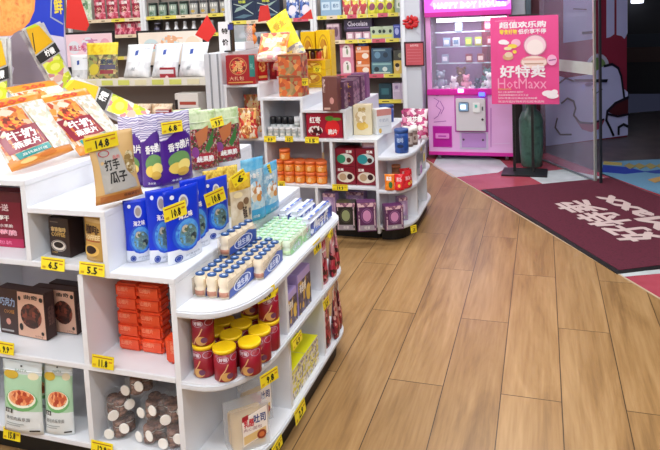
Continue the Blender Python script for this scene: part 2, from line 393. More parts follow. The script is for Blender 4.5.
# lettering reads from the door side: its base line runs up the slope
k = MB()
def rtext(s, pa, pb, hgt, bold=True):
    """pa, pb: ends of the base line on the floor"""
    a = Vector(fl(*pa)); b = Vector(fl(*pb)); g = glyphs(s, bold); d = b-a; n = Vector((-d.y, d.x)).normalized()*hgt
    k.add([(a.x+d.x*x+n.x*y-R0.x, a.y+d.y*x+n.y*y-R0.y, .0102+.0001*(i//g[3])) for i, (x, y) in enumerate(g[0])], g[1], mat('#c9b4b0', .9))
RUGTXT = True
rtext('好特卖', (667, 239), (586, 201), .30)
rtext('HotMaxx', (760, 262), (611, 196.5), .19)
k.build('rug_lettering', t)
# ================================================================ SHELVING FIXTURES
def arc(cx, cy, rx, ry, a0, a1, n=10, pw=1.0):
    return [(cx+rx*math.copysign(abs(math.cos(a))**pw, math.cos(a)), cy+ry*math.copysign(abs(math.sin(a))**pw, math.sin(a))) for a in [a0+(a1-a0)*i/n for i in range(n+1)]]
def shelf_outline(xi, xo, y0, y1, ry0, ry1, lip=0):
    """low tier board: straight at the block, bowed at both ends"""
    rx = (xo-xi)*.8; p = [(xi, y0)]
    p += arc(xo-rx, y0+ry0, rx, ry0, -PI/2, 0, 10, .85)
    p += arc(xo-rx, y1-ry1, rx, ry1, 0, PI/2, 8, .85)
    p += [(xi, y1)]
    return p
T = .02
def gondola(name, label, Y0, Y1, steps, shelves, uprights, lowx, lowtop, lowlev, posts, ry0, ry1, depth=.42):
    """steps: (x0, x1, top) blocks going down towards the aisle; shelves: (x0, x1, z); uprights: (x, z0, z1)"""
    t = thing(name, label, 'display shelf', (0, 0, 0))
    xl = steps[0][0]; xr = steps[-1][1]
    for x0, x1, zt in steps:
        k = MB(); k.bbox(x0, x1, Y0, Y1, zt-T, zt, WHITE, .002); k.build('step_top', t)
    for i, (x0, x1, zt) in enumerate(steps):   # risers between steps
        zn = steps[i+1][2]-T if i+1 < len(steps) else .05
        k = MB(); k.box(x1-T, x1, Y0+.001, Y1, zn, zt-T if i+1 < len(steps) else zt-T, WHITE); k.build('riser', t)
    for x0, x1, z in shelves:
        k = MB(); k.bbox(x0, x1-(T if abs(x1-xr) < 1e-4 else 0), Y0, Y0+depth, z-T, z, WHITE, .002); k.build('shelf_board', t)
    for x, z0, z1 in uprights:
        k = MB(); k.box(x-T/2, x+T/2, Y0+.0015, Y0+depth, z0, z1, WHITE); k.build('upright', t)
    k = MB(); 
    for x0, x1, zt in steps: k.box(x0, x1-T, Y0+depth, Y0+depth+.012, .09, zt-T, mat('#d6d3da', .5))
    k.build('back_panel', t)
    k = MB(); k.box(xl, xr-.02, Y0+.05, Y1-.02, 0, .085, BLACK); k.build('plinth', t)
    # low rounded tier along the aisle
    xi = xr+.0005
    for z, s in [(lowtop, 0)]+[(z, 0) for z in lowlev]:
        k = MB(); k.prism(shelf_outline(xi, lowx, Y0, Y1, ry0, ry1), z-.024, z, WHITE)
        k.prism(shelf_outline(xi, lowx+.004, Y0-.004, Y1+.004, ry0, ry1), z-.018, z-.006, WHITE2); k.build('curved_shelf', t)
    for py in posts:
        k = MB(); k.box(xi, lowx-.006, py-T/2, py+T/2, .1, lowtop-.024, WHITE); k.build('side_divider', t)
    k = MB(); k.prism([(x-.02, y) for x, y in shelf_outline(xi+.02, lowx-.004, Y0+.035, Y1-.035, ry0, ry1)], 0, .078, BLACK); k.build('plinth', t)
    return t
# near gondola
N_Y0, N_Y1 = 1.68, 2.78
NB, NX = 1.05, 0
near = gondola('stepped_gondola', 'white stepped display gondola with rounded aisle end, closest to the camera', N_Y0, N_Y1,
    [(-2.5, -1.645, 1.01), (-1.645, -1.335, .92), (-1.335, -1.095, .72)],
    [(-2.5, -1.345, .735), (-2.5, -1.095, .395), (-2.5, -1.095, .115)],
    [(-1.655, .735, .9), (-1.452, .395, .70), (-1.458, .115, .375), (-2.12, .115, .99)],
    -.872, .62, [.385, .105], [2.05, 2.43], .30, .17)
# centre gondola
F_Y0, F_Y1 = 4.1, 5.02
far = gondola('stepped_gondola', 'white stepped display gondola with tall spine, standing in the middle of the shop', F_Y0, F_Y1,
    [(-2.16, -1.88, 1.07), (-1.88, -1.565, .975), (-1.565, -1.26, .89), (-1.26, -1.05, .69)],
    [(-2.16, -1.265, .69), (-2.16, -1.05, .365), (-2.16, -1.05, .11)],
    [(-1.872, .69, .955), (-1.582, .69, .87), (-1.86, .365, .67), (-1.375, .365, .67), (-1.495, .11, .345), (-2.149, .11, 1.05)],
    -.838, .575, [.35, .105], [4.37, 4.75], .30, .2, .40)
k = MB(); k.bbox(-2.305, -2.165, F_Y0, F_Y1, 0, 1.295, WHITE2, .004)
for x in (-2.262, -2.2): k.box(x, x+.012, F_Y0-.004, F_Y0, .05, 1.29, mat('#8f949c', .4))
k.build('spine', far)
k = MB(); k.box(-2.165, -2.16, F_Y0, F_Y1, .0, 1.07, WHITE2); k.build('side_panel', far)

# ---------------------------------------------------------------- wall racks
def rack(i, x0, x1, Y, levels, label, z1=2.2):
    t = thing('wall_shelf_rack', label, 'shelf rack', (0, 0, 0), 0, None)
    k = MB(); k.box(x0, x1, Y+.40, Y+.42, 0, z1, mat('#9a8f88', .6)); k.build('back_panel', t)
    for x in (x0, x1):
        k = MB(); k.box(x-.018 if x == x0 else x-.018, x+.018, Y, Y+.04, 0, z1, mat('#e4e6ea', .4)); k.build('upright', t)
    k = MB(); k.box(x0+.02, x1-.02, Y+.02, Y+.4, 0, .12, mat('#8a8d92', .5)); k.build('plinth', t)
    for z, cols in levels:
        k = MB(); k.box(x0+.019, x1-.019, Y+.012, Y+.4, z-.03, z, mat('#77706c', .5)); b = k.build('shelf_board', t)
        k = MB(); k.box(x0+.019, x1-.019, Y-.004, Y+.0115, z-.034, z+.004, mat('#e8dcc0', .4))
        n = len(cols)
        for j, c in enumerate(cols):
            a = x0+.03+(x1-x0-.06)*j/n; w = (x1-x0-.06)/n
            k.box(a+.004, a+w-.006, Y-.007, Y-.0045, z-.036, z+.006, mat(c, .5))
            k.box(a+w*.3, a+w*.55, Y-.0085, Y-.0075, z-.022, z-.012, mat('#5a4a20', .5))
        k.build('price_strip', t)
    return t
Yw = 6.8; YE, RE, CR = '#e4d458', '#d05a70', '#e6d2b4'
BX = [-5.72, -4.6, -3.45, -2.40, -1.40]
rack(0, BX[0], BX[1]-.04, Yw, [(1.62, [YE, CR, CR, YE, CR]), (1.42, [CR, YE, CR, CR]), (1.15, [YE, CR, YE, CR])], 'tall wall rack with pink snack pouches, leftmost along the back wall')
rack(1, BX[1], BX[2]-.04, Yw, [(1.625, [YE, YE, CR, CR, YE]), (1.40, [CR, YE, CR, YE]), (1.12, [YE, CR])], 'tall wall rack holding green labelled jars and white bottles')
rack(2, BX[2], BX[3]-.04, Yw, [(1.525, [YE, CR, CR, YE, RE]), (1.20, [YE, CR, CR, YE]), (.9, [CR, YE])], 'tall wall rack with big navy boxes on its upper shelf')
rack(3, BX[3], BX[4]-.02, Yw, [(1.535, [YE, CR, YE, RE, YE, YE, RE, YE]), (1.262, [CR, CR, YE, YE, RE, YE]), (.88, [RE, RE, '#f3c5cc', RE, YE]), (.60, [YE, CR, YE])], 'tall wall rack with small boxed goods, beside the white column')
# display bench behind the near gondola, piled with large white packs
t = thing('display_bench', 'long display bench with price rail under large white packs, behind the near gondola', 'display shelf')
DY = 5.0
k = MB(); k.box(-4.45, -2.45, DY, DY+.5, .985, 1.01, mat('#cfc4b8', .5)); k.build('top_board', t)
k = MB(); k.box(-4.45, -2.45, DY-.012, DY, .975, 1.045, mat('#d9d6cc', .4))
for j in range(9): k.box(-4.06+j*.18, -3.94+j*.18, DY-.016, DY-.0125, .985, 1.03, mat('#c9cf6a' if j % 3 else '#d9d4b0', .5))
k.build('price_rail', t)
k = MB(); k.box(-4.45, -2.45, DY+.45, DY+.47, 0, .985, mat('#a2948c', .6)); k.build('back_panel', t)
k = MB(); k.box(-4.45, -2.45, DY-.12, DY+.45, .70, .725, mat('#b5a79b', .5)); k.build('lower_board', t)
for x in (-4.45, -2.47):
    k = MB(); k.box(x, x+.02, DY-.1, DY+.45, 0, .7, WHITE2); k.box(x, x+.02, DY, DY+.45, .725, .985, WHITE2); k.build('end_panel', t)

# ---------------------------------------------------------------- ceiling lamps
for i in range(4):
    for j in range(5):
        x, y = -5.0+i*2.3, -1.2+j*1.7  # lamps at first j and last i are added, unseen, to brighten shelf cells
        if i == 3 and j > 2: continue
        t = thing('ceiling_light', f'unseen flat white ceiling panel light, {ORD[j]} from the near wall in the {ORD[i]} row', 'ceiling light', (x, y, 2.985), 0, 'ceiling panel lights')
        k = MB(); k.box(-.6, .6, -.15, .15, -.02, .015, mat('#d0d0d0', .5)); k.build('frame', t)
        k = MB(); k.box(-.57, .57, -.12, .12, -.026, -.0205, mat('#ffffff', .5, 0, 4)); k.build('diffuser', t)
        l = bpy.data.lights.new('lamp', 'AREA'); l.shape = 'RECTANGLE'; l.size = 1.15; l.size_y = .26; l.energy = 25; l.color = (.955, .985, 1)
        o = bpy.data.objects.new('lamp', l); C.objects.link(o); o.location = (x, y, 2.95)
# ================================================================ CLAW MACHINE
MY = 6.6; mx0, mx1 = -1.135, -.285
PINK = mat('#d65bc0', .35); PINK2 = mat('#e78fd6', .35); HOT = mat('#d3279f', .35); MAG = mat('#b5179a', .35); LILAC = mat('#e6b0e4', .4)
t = thing('claw_machine', 'pink claw machine with lit sign and plush toys behind its glass', 'claw machine', (mx0, MY, 0))
mw = mx1-mx0; zz = lambda x, y: aty(x, y, MY).z; xx = lambda x, y: aty(x, y, MY).x-mx0
def SF(y=0.0):
    return lambda u, v, e: Vector((u, y-e*2, v))    # u, v in metres on the machine's front
zb, zg0, zg1, zs = .05, .735, 1.475, 1.52
k = MB(); k.box(0, mw, .0, .62, zb, zg0-.03, LILAC); k.box(0, mw, -.004, 0, zb, zb+.035, HOT)
cab = k.build('lower_cabinet', t)
k = MB(); k.box(.02, mw-.02, .57, .62, zg0-.03, 1.95, mat('#8a6a90', .5)); k.box(0.006, .02, .02, .6, zg0-.03, 1.5, glassy('#e8d8f0', .2)); k.build('rear_panel', t)
for x in (0, mw-.045):
    k = MB(); k.bbox(x, x+.045, 0, .05, zg0-.03, 1.52, HOT if x else mat('#eaa4dc', .35), .004); k.build('corner_post', t)
k = MB(); k.bbox(-.002, mw+.002, -.02, .05, zg0-.06, zg0, HOT, .006); k.build('window_sill', t)
k = MB(); k.box(.02, mw-.02, .05, .57, zg0-.04, zg0-.02, mat('#d9d3df', .5)); k.build('prize_floor', t)
k = MB(); k.box(.045, mw-.045, .012, .018, zg0, zg1, glassy('#dfe6ff', .10, .03)); k.build('front_glass', t)
for z in (.97, 1.145, 1.30):
    k = MB(); k.box(.05, mw-.05, .3, .315, z, z+.012, mat('#cfe2ea', .3)); k.build('display_bar', t)
k = MB(); k.box(0, mw, .0, .62, zg1+.045, 1.92, mat('#d94bd0', .3)); k.box(.0, mw, -.03, 0, zg1+.045, 1.92, mat('#e25ad8', .3, 0, .55))
k.box(0, mw, -.034, .62, zg1+.0, zg1+.045, HOT)
k.build('sign_box', t)
k = MB()
paint(k, SF(-.03), [('p', [(.055, 1.60), (.12, 1.555), (.5, 1.54), (.80, 1.552), (.845, 1.585), (.845, 1.66), (.12, 1.68)], mat('#f49af0', .3, 0, .9)),
     ('T', 'HAPPY BOY HOUSE', .10, 1.556, .80, 1.612, mat('#f4ecff', .4, 0, 1.2)),
     ('r', .71, 1.60, .82, 1.66, mat('#8a4ae0', .4, 0, .6))])
k.build('sign_face', t)
k = MB(); k.box(.10, mw-.05, .1, .14, zg1-.06, zg1-.02, mat('#f4f4ff', .4, 0, 3)); k.build('inner_lamp', t)
l = bpy.data.lights.new('inner_lamp', 'AREA'); l.shape = 'RECTANGLE'; l.size = .6; l.size_y = .2; l.energy = 5; l.color = (.95, .92, 1)
o = bpy.data.objects.new('inner_lamp', l); C.objects.link(o); o.location = (mx0+mw/2, MY+.25, zg1-.07)
# front fittings of the lower cabinet
px = lambda x, y: (xx(x, y), zz(x, y))
def rr(x0, y0, x1, y1):
    a = px(x0, y1); b = px(x1, y0); return a[0], b[0], a[1], b[1]
a, b, c, d = rr(434, 127, 451, 146)
k = MB(); k.box(a, b, -.006, .0, c, d, MAG); k.box(a-.008, b+.008, -.004, 0, c-.01, d+.01, mat('#c03bb0', .4)); dr = k.build('prize_door', t)
k = MB(); zc = (c+d)/2; k.bbox(a+.02, b-.02, -.014, -.006, zc-.02, zc+.035, mat('#e58ad8', .4), .003)
k.box(a+.05, b-.05, -.016, -.014, zc, zc+.014, mat('#b23aa8', .4)); k.build('push_flap', dr)
a, b, c, d = rr(457, 98, 485.5, 130)
k = MB(); k.bbox(a, b, -.05, -.001, c, d, mat('#cfcdd2', .4), .004); k.box(a-.02, b+.02, -.003, 0, c-.02, d+.05, mat('#c05ab4', .4)); cb = k.build('coin_box', t)
k = MB(); k.bbox(a+.03, a+.13, -.062, -.05, d-.13, d-.035, mat('#8fb6dc', .3), .006); k.box(a+.05, a+.1, -.064, -.062, d-.105, d-.06, mat('#d8f0ff', .3, 0, 1.5)); k.build('card_reader', cb)
k = MB(); k.bbox(a+.17, a+.24, -.06, -.05, d-.14, d-.04, mat('#e8eceb', .3), .004); k.box(a+.19, a+.215, -.062, -.06, d-.09, d-.06, mat('#6fd0c0', .3)); k.build('coin_slot', cb)
k = MB(); k.blob((b-.03, -.053, c+.12), .012, mat('#3a3a3f', .4)); k.box(b-.035, b-.02, -.055, -.05, d-.12, d-.08, mat('#5a5a60', .4)); k.build('lock', cb)
a, b, c, d = rr(460, 132, 488, 149)
k = MB(); k.box(a, b, -.006, 0, c, d, mat('#c9b9d6', .4)); k.box(a+.02, b-.02, -.010, -.006, c+.02, d-.01, mat('#b98acb', .4)); dr = k.build('cash_door', t)
for x in (a+.04, b-.05):
    k = MB(); k.blob((x, -.012, (c+d)/2+.01), .011, mat('#4a3a44', .4)); k.build('lock', dr)
k = MB(); L1 = mat('#a050b0', .5)
paint(k, SF(0), [('l', [px(433, 92), px(437, 96), px(443, 93)], .006, L1), ('l', [px(444, 94), px(449, 95)], .008, L1), ('l', [px(434, 98), px(439, 101), px(436, 106), px(441, 110), px(438, 116), px(434, 119)], .006, L1),
   ('l', [px(440, 101), px(444, 108), px(441, 114)], .006, L1), ('l', [px(434, 122), px(446, 121)], .006, L1), ('l', [px(492, 144), px(510, 143)], .006, mat('#e9c8ee', .4)), ('l', [px(491, 108), px(491, 147)], .006, L1)])
k.build('printed_decor', t)
for x, y, c_ in ((461, 90.5, '#ff9af0'), (482, 94, '#4a5cff')):
    p = px(x, y); k = MB(); k.bbox(p[0]-.03, p[0]+.03, -.03, -.02, p[1]-.02, p[1]+.02, mat(c_, .3, 0, 3), .004); k.build('lit_button', t)
for x in (.10, mw-.07):
    for y in (.06, .54):
        k = MB(); k.lathe([(.03, -.03), (.033, 0), (.03, .03)], mat('#7a7a80', .4), n=14); 
        k.v = [(v[2]*.5+x, v[0]+y, v[1]+.033) for v in k.v]; k.build('caster', t)
# prizes inside
def plush(label, loc, c1, c2, s=.08):
    q = thing('plush_toy', label, 'plush toy', loc, random.uniform(-.5, .5), 'plush prizes in the claw machine')
    k = MB(); k.blob((0, 0, s*.7), (s*.6, s*.5, s*.7), c1); k.build('belly', q)
    k = MB(); k.blob((0, -.01, s*1.75), (s*.55, s*.5, s*.5), c1); k.blob((0, -s*.5, s*1.65), (s*.2, s*.12, s*.15), c2)
    for x in (-1, 1): k.blob((x*s*.2, -s*.46, s*1.85), s*.06, mat('#101014', .3))
    k.build('plush_head', q)
    for x in (-1, 1):
        k = MB(); k.blob((x*s*.4, 0, s*2.2), s*.2, c1); k.build('ear', q)
        k = MB(); k.blob((x*s*.65, -s*.1, s*.9), (s*.2, s*.2, s*.35), c1); k.build('arm', q)
        k = MB(); k.blob((x*s*.4, -s*.4, s*.25), (s*.22, s*.35, s*.22), c2); k.build('leg', q)
fz = zg0-.019
P = lambda x, d: (mx0+x, MY+d, fz)
plush('grey plush toy at the window end of the claw machine floor', P(.12, .15), mat('#8f97a8', .8), mat('#d9d4da', .8), .085)
plush('white plush toy in the front row of the claw machine', P(.26, .13), mat('#e2dce2', .8), mat('#e8b8c0', .8), .06)
plush('pink plush toy in the middle of the claw machine floor', P(.38, .16), mat('#d993a8', .8), mat('#f0dce0', .8), .065)
plush('dark blue plush toy lying among the pale ones', P(.50, .14), mat('#27324e', .8), mat('#5a6a8a', .8), .05)
plush('white plush toy beside the dark blue one', P(.62, .16), mat('#dcdfe2', .8), mat('#b8c0c8', .8), .075)
plush('brown plush toy behind the front prizes', P(.30, .42), mat('#7a4a3a', .8), mat('#c9a080', .8), .09)
plush('teal plush toy at the back of the claw machine', P(.58, .45), mat('#5a8a86', .8), mat('#d0e0d0', .8), .09)
def zshelf(label, x, z, c1, c2, w=.07, h=.09):
    q = thing('prize_box', label, 'box', (mx0+x, MY+.30, z+.0125), 0, 'prizes on the claw machine bars')
    k = MB(); k.bbox(-w/2, w/2, -.02, .03, 0, h, c1, .004); k.build('carton', q); k = MB(); k.box(-w*.35, w*.35, -.0215, -.02, h*.25, h*.75, c2); k.build('printed_front', q)
for i, (x, z, c1, c2) in enumerate([(.17, 1.145, '#8fb0c8', '#e6eef2'), (.27, 1.145, '#c9d6dc', '#6a8aa8'), (.40, 1.145, '#8fb85a', '#e8e04a'), (.50, 1.145, '#b8c04a', '#e8eef0'), (.62, 1.145, '#a03048', '#e8c0c8'), (.72, 1.145, '#6a7a7a', '#c8d0c0'),
                                    (.15, .97, '#9aa8bc', '#eaeaf0'), (.40, .97, '#8a3040', '#e8d0c0'), (.52, .97, '#9a4a4a', '#f0e0d0'), (.66, .97, '#5f7868', '#c8d8c0'), (.30, 1.30, '#9ab8cc', '#e0f0f4'), (.6, 1.30, '#c04060', '#f0c0c8')]):
    zshelf(['pale blue', 'grey', 'green', 'lime', 'crimson', 'grey green', 'lavender', 'dark red', 'brick red', 'moss', 'sky blue', 'rose'][i]+' prize box on the '+{1.145: 'middle', .97: 'lower', 1.30: 'upper'}[z]+' bar inside the claw machine', x, z, mat(c1, .5), mat(c2, .5))

# ================================================================ POSTER STAND
PYY = 6.12
tl = aty(490, 17.5, PYY); br = aty(559.5, 104, PYY)
px0, px1, pz0, pz1 = tl.x, br.x, br.z, tl.z
t = thing('poster_stand', 'pink shop poster on a black two-post stand in front of a green vase', 'sign stand', ((px0+px1)/2, PYY, 0), -.03)
pw = px1-px0
k = MB(); k.bbox(-.215, .185, -.14, .16, 0, .014, mat('#17181c', .4), .004); k.build('base_plate', t)
for x in (-.105, .06):
    k = MB(); k.box(x-.012, x+.012, .005, .03, .0145, pz1-.02, mat('#141417', .4)); k.build('post', t)
k = MB(); k.box(-.13, .12, .0, .03, pz1-.01, pz1+.016, mat('#141417', .4)); k.build('top_clamp', t)
k = MB(); k.bbox(-pw/2, pw/2, -.012, .0, pz0, pz1, mat('#e94c92', .45), .002); bd = k.build('poster_board', t)
Wt = mat('#f6eef2', .5); YL = mat('#f4d84a', .5); SK = mat('#f8dcd6', .5); DP = mat('#e888b0', .5); hh = pz1-pz0
def SP(u, v, e): return Vector((-pw/2+u*pw, -.012-e*1.6, pz0+v*hh))
k = MB()
its = [('t', 'HOTMAXX 好特卖', .08, .945, .38, .965, mat('#f4b0cc', .5)),
 ('T', '超值欢乐购', .14, .87, .82, .94, Wt), ('T', '零食好物', .14, .80, .40, .855, YL), ('T', '低价享不停', .42, .80, .82, .855, Wt),
 ('e', .19, .715, .07, .028, Wt), ('e', .23, .705, .05, .022, Wt), ('e', .38, .70, .07, .045, mat('#f2b8d0', .5)),
 ('e', .33, .665, .07, .025, YL), ('e', .26, .64, .06, .02, mat('#f0e0b0', .5)), ('e', .26, .545, .08, .04, mat('#d8a880', .5)), ('e', .27, .57, .06, .03, mat('#e8d0b0', .5)), ('e', .36, .60, .03, .02, YL),
 ('e', .66, .67, .17, .12, mat('#f6d2dc', .5)), ('e', .66, .65, .12, .085, mat('#f9e9e6', .5)), ('o', .66, .67, .17, .12, .08, mat('#c8829c', .5)),
 ('e', .64, .48, .20, .075, mat('#f6ddd4', .5)), ('o', .64, .48, .20, .075, .08, mat('#d49a9a', .5)), ('r', .48, .50, .80, .525, mat('#eab0a8', .5)), ('r', .50, .455, .78, .47, mat('#c9a08c', .5)),
 ('e', .90, .50, .07, .06, mat('#f4b8d8', .5)), ('l', [(.86, .495), (.95, .505)], .012, mat('#a85a90', .5)),
 ('T', '好特卖', .14, .31, .80, .445, Wt), ('t', 'HotMaxx', .10, .18, .82, .30, mat('#f9a8cc', .5)),
 ('t', '优惠活动进行中', .10, .165, .30, .185, YL), ('t', '每日上新 品牌折扣 超低价', .10, .13, .48, .152, Wt), ('t', '进店即享惊喜好礼多买多送', .10, .095, .55, .118, Wt), ('t', '饮料零食日化美妆全场特惠', .10, .06, .68, .083, Wt), ('t', '欢迎光临好特卖折扣超市选购', .10, .02, .78, .046, Wt),
 ('e', .84, .125, .09, .035, Wt), ('e', .90, .10, .09, .035, Wt), ('e', .93, .14, .05, .03, Wt)]
paint(k, SP, its); k.build('poster_print', bd)
# vase and dark bin behind the poster
t = thing('floor_vase', 'tall dark green glazed vase on the floor behind the poster stand', 'vase', (-.115, 6.42, 0))
k = MB(); k.lathe([(.088, 0), (.098, .02), (.106, .15), (.112, .34), (.110, .46), (.085, .53), (.05, .56), (.05, .62), (.062, .66)], mottle(['#3a574f', '#456a5e', '#2f4a44'], 14, .35, 'noise'), n=24); k.build('vase_wall', t)
k = MB(); k.lathe([(.066, .655), (.07, .665), (.066, .675)], mat('#1d3a33', .2), n=24); k.build('rim', t)
k = MB()
for a in range(7):
    c, s = math.cos(a*.9), math.sin(a*.9); k.tube([(0, 0, .55), (c*.02, s*.02, .72), (c*.05, s*.05, .85+.03*(a % 3))], .004, mat('#2d4a2c', .6), 5)
k.build('dry_stems', t)
t = thing('umbrella_bin', 'narrow black umbrella bin beside the pink claw machine', 'bin', (-.235, 6.62, 0))
k = MB()
k.prism([(-.035, -.10), (.035, -.10), (.035, .10), (-.035, .10)], 0, .60, mat('#141318', .4)); k.build('bin_shell', t)
k = MB(); k.box(-.038, .038, -.104, .104, .60, .62, mat('#2a2a30', .3)); k.build('rim', t)
# ---------------------------------------------------------------- on the column
t = thing('ribbon_rosette', 'red ribbon rosette stuck on the white column', 'ribbon', (-1.262, 6.494, aty(413, 22, 6.49).z))
RR = mat('#c4161e', .4)
k = MB()
for i in range(9):
    a = 2*PI*i/9; k.blob((.055*math.cos(a), -.012, .045*math.sin(a)), (.035 if abs(math.cos(a)) > .5 else .018, .012, .03 if abs(math.sin(a)) > .5 else .014), RR, 8, 5)
k.blob((0, -.025, 0), .022, RR, 8, 5); k.build('bow', t)
k = MB(); k.tube([(0, -.01, 0), (.04, -.012, -.08), (.08, -.008, -.13)], .004, mat('#c8ccd8', .4), 6); k.build('string', t)
t = thing('notice_frame', 'dark framed red notice hung on the white column below the rosette', 'notice', (0, 0, 0))
a = aty(404, 42, 6.48); b = aty(424.5, 66, 6.48)
k = MB(); k.box(a.x, b.x, 6.478, 6.49, b.z, a.z, mat('#3a1020', .4)); k.build('frame', t)
w_ = b.x-a.x; h_ = a.z-b.z
def SN(u, v, e): return Vector((a.x+u*w_, 6.478-e, b.z+v*h_))
k = MB(); paint(k, SN, [('r', .08, .05, .95, .93, mat('#c0505a', .5))] + [('t', '会员须知', .3, .80, .72, .89, mat('#f3dcdc', .5))] + [('r', .15, .2+.12*i, .85, .21+.12*i, mat('#da8a90', .5)) for i in range(5)]); k.build('notice_sheet', t)
# ================================================================ PACKAGING KINDS  (origin at the middle of the bottom front edge, front towards -y)
def carton(name, w, h, d, body, front=(), side=(), top=(), left=(), cat='box', top_m=None, bev=.0015):
    t = thing(name, None, cat); k = MB(); k.bbox(-w/2, w/2, 0, d, 0, h, body, bev)
    if top_m: k.box(-w/2+.0005, w/2-.0005, .0005, d-.0005, h-.0005, h+.0004, top_m)
    b = k.build('carton', t)
    for nm, its, S in (('front_print', front, lambda u, v, e: Vector((-w/2+u*w, -e, v*h))), ('side_print', side, lambda u, v, e: Vector((w/2+e, u*d, v*h))),
                       ('top_print', top, lambda u, v, e: Vector((-w/2+u*w, v*d, h+e))), ('side_print', left, lambda u, v, e: Vector((-w/2-e, d-u*d, v*h)))):
        if its: k = MB(); paint(k, S, its); k.build(nm, t)
    return t
def pouch(name, w, h, d, zones, art=(), cat='snack pouch', pinch=.05, seal=None, flat_top=.93):
    t = thing(name, None, cat)
    def bul(u, v):
        pr = .72+.28*(v/.15) if v < .15 else max(0, (flat_top-v)/(flat_top-.15))**.75 if v < flat_top else 0
        return d/2*pr*max(0, 1-abs(2*u-1)**2.6)+.0012
    def X(u, v): return (u-.5)*w*(1-pinch*math.sin(PI*min(1, v*1.05)))
    def S(u, v, e): return Vector((X(u, v), -bul(u, v)-e, v*h))
    NU, NV = 12, 16; vs = []; k = MB()
    for s in (1, -1):
        for j in range(NV+1):
            for i in range(NU+1):
                u, v = i/NU, j/NV; vs.append((X(u, v), -s*bul(u, v)+.0015*math.sin(v*9+u*5)*(v > .5), v*h+(.0 if v < .99 else .0)))
    n1 = (NU+1)*(NV+1); b = 0
    groups = {}
    def zone(v):
        for ve, m_ in zones:
            if v <= ve: return m_
        return zones[-1][1]
    F = []
    for j in range(NV):
        mt = zone((j+.5)/NV)
        for i in range(NU):
            a = j*(NU+1)+i; F.append(((a, a+1, a+NU+2, a+NU+1), mt)); c = a+n1; F.append(((c+1, c, c+NU+1, c+NU+2), mt))
    for j in range(NV):
        mt = zone((j+.5)/NV); a = j*(NU+1); F.append(((a, a+NU+1, a+NU+1+n1, a+n1), mt)); a += NU; F.append(((a+NU+1, a, a+n1, a+NU+1+n1), mt))
    for i in range(NU):
        F.append(((i+1, i, i+n1, i+1+n1), zones[0][1])); a = NV*(NU+1)+i; F.append(((a, a+1, a+1+n1, a+n1), zones[-1][1]))
    k.v = [tuple(v) for v in vs]
    for f, mt in F: k.f.append(list(f)); k.mi.append(k.m(mt)); k.sm.append(True)
    k.build('pouch_wall', t)
    if art:
        k = MB(); paint(k, S, art, .0012, .0003, True); k.build('front_print', t)
    if seal:
        k = MB()
        for s in (1, -1):
            P = [S(u/6, seal[0], .0012) if s == 1 else Vector((X(u/6, seal[0]), bul(u/6, seal[0])+.0012, seal[0]*h)) for u in range(7)]
            k.tube(P, .0016, seal[1], 5)
        k.build('zip_seal', t)
    return t
def can(name, r, h, body, lid, art=(), cat='can', lid_h=.12, lip=.0015):
    t = thing(name, None, cat)
    k = MB(); k.lathe([(r*.95, 0), (r, .003), (r, h*(1-lid_h))], body, n=24); k.build('can_body', t)
    k = MB(); k.lathe([(r+lip, h*(1-lid_h)), (r+lip, h*.985), (r*.9, h), (r*.88, h*.985)], lid, n=24); k.build('lid', t)
    if art:
        k = MB(); paint(k, lambda u, v, e: Vector(((r+e)*math.cos(PI+u*PI), (r+e)*math.sin(PI+u*PI), v*h)), art, .0008, .0004); k.build('label_print', t)
    return t
def tagmesh(w, h, txt, seed=0, rough=True):
    k = MB(); c = ['#f0da20', '#e6cf1c', '#f4e02c'][seed % 3]
    k.box(-w/2, w/2, -.0015, 0, -h/2, h/2, mat(c, .45))
    S = lambda u, v, e: Vector((-w/2+u*w, -.0015-e, -h/2+v*h))
    its = [('r', .06, .78, .94, .86, mat('#a86a1c', .6)), ('r', .06, .12, .2, .3, mat('#c9a018', .6)), ('r', .78, .5, .93, .62, mat('#c9861c', .6))]
    paint(k, S, its, .0004, .0002); k2 = MB(); paint(k2, S, [('T', txt, .33, .14, .72, .66, mat('#1c1a10', .6))], .0012)
    return k, k2
def price_tag(txt, where, loc, rz, w=.085, h=.036, rx=0, ry=0, seed=0, name='shelf_price_tag'):
    t = thing(name, f'yellow price tag reading {txt} {where}', 'price tag', loc, rz, 'yellow price tags'); t.rotation_euler = (rx, ry, rz)
    k, k2 = tagmesh(w, h, txt, seed); k.build('tag_card', t); k2.build('handwritten_price', t); return t
def tag_px(txt, where, x, y, Y=None, X=None, rz=0, **kw):
    p = aty(x, y, Y) if Y is not None else atx(x, y, X)
    return price_tag(txt, where, tuple(p), rz, **kw)
TXW = mat('#f4f2ee', .5); INKB = mat('#1a1512', .5)

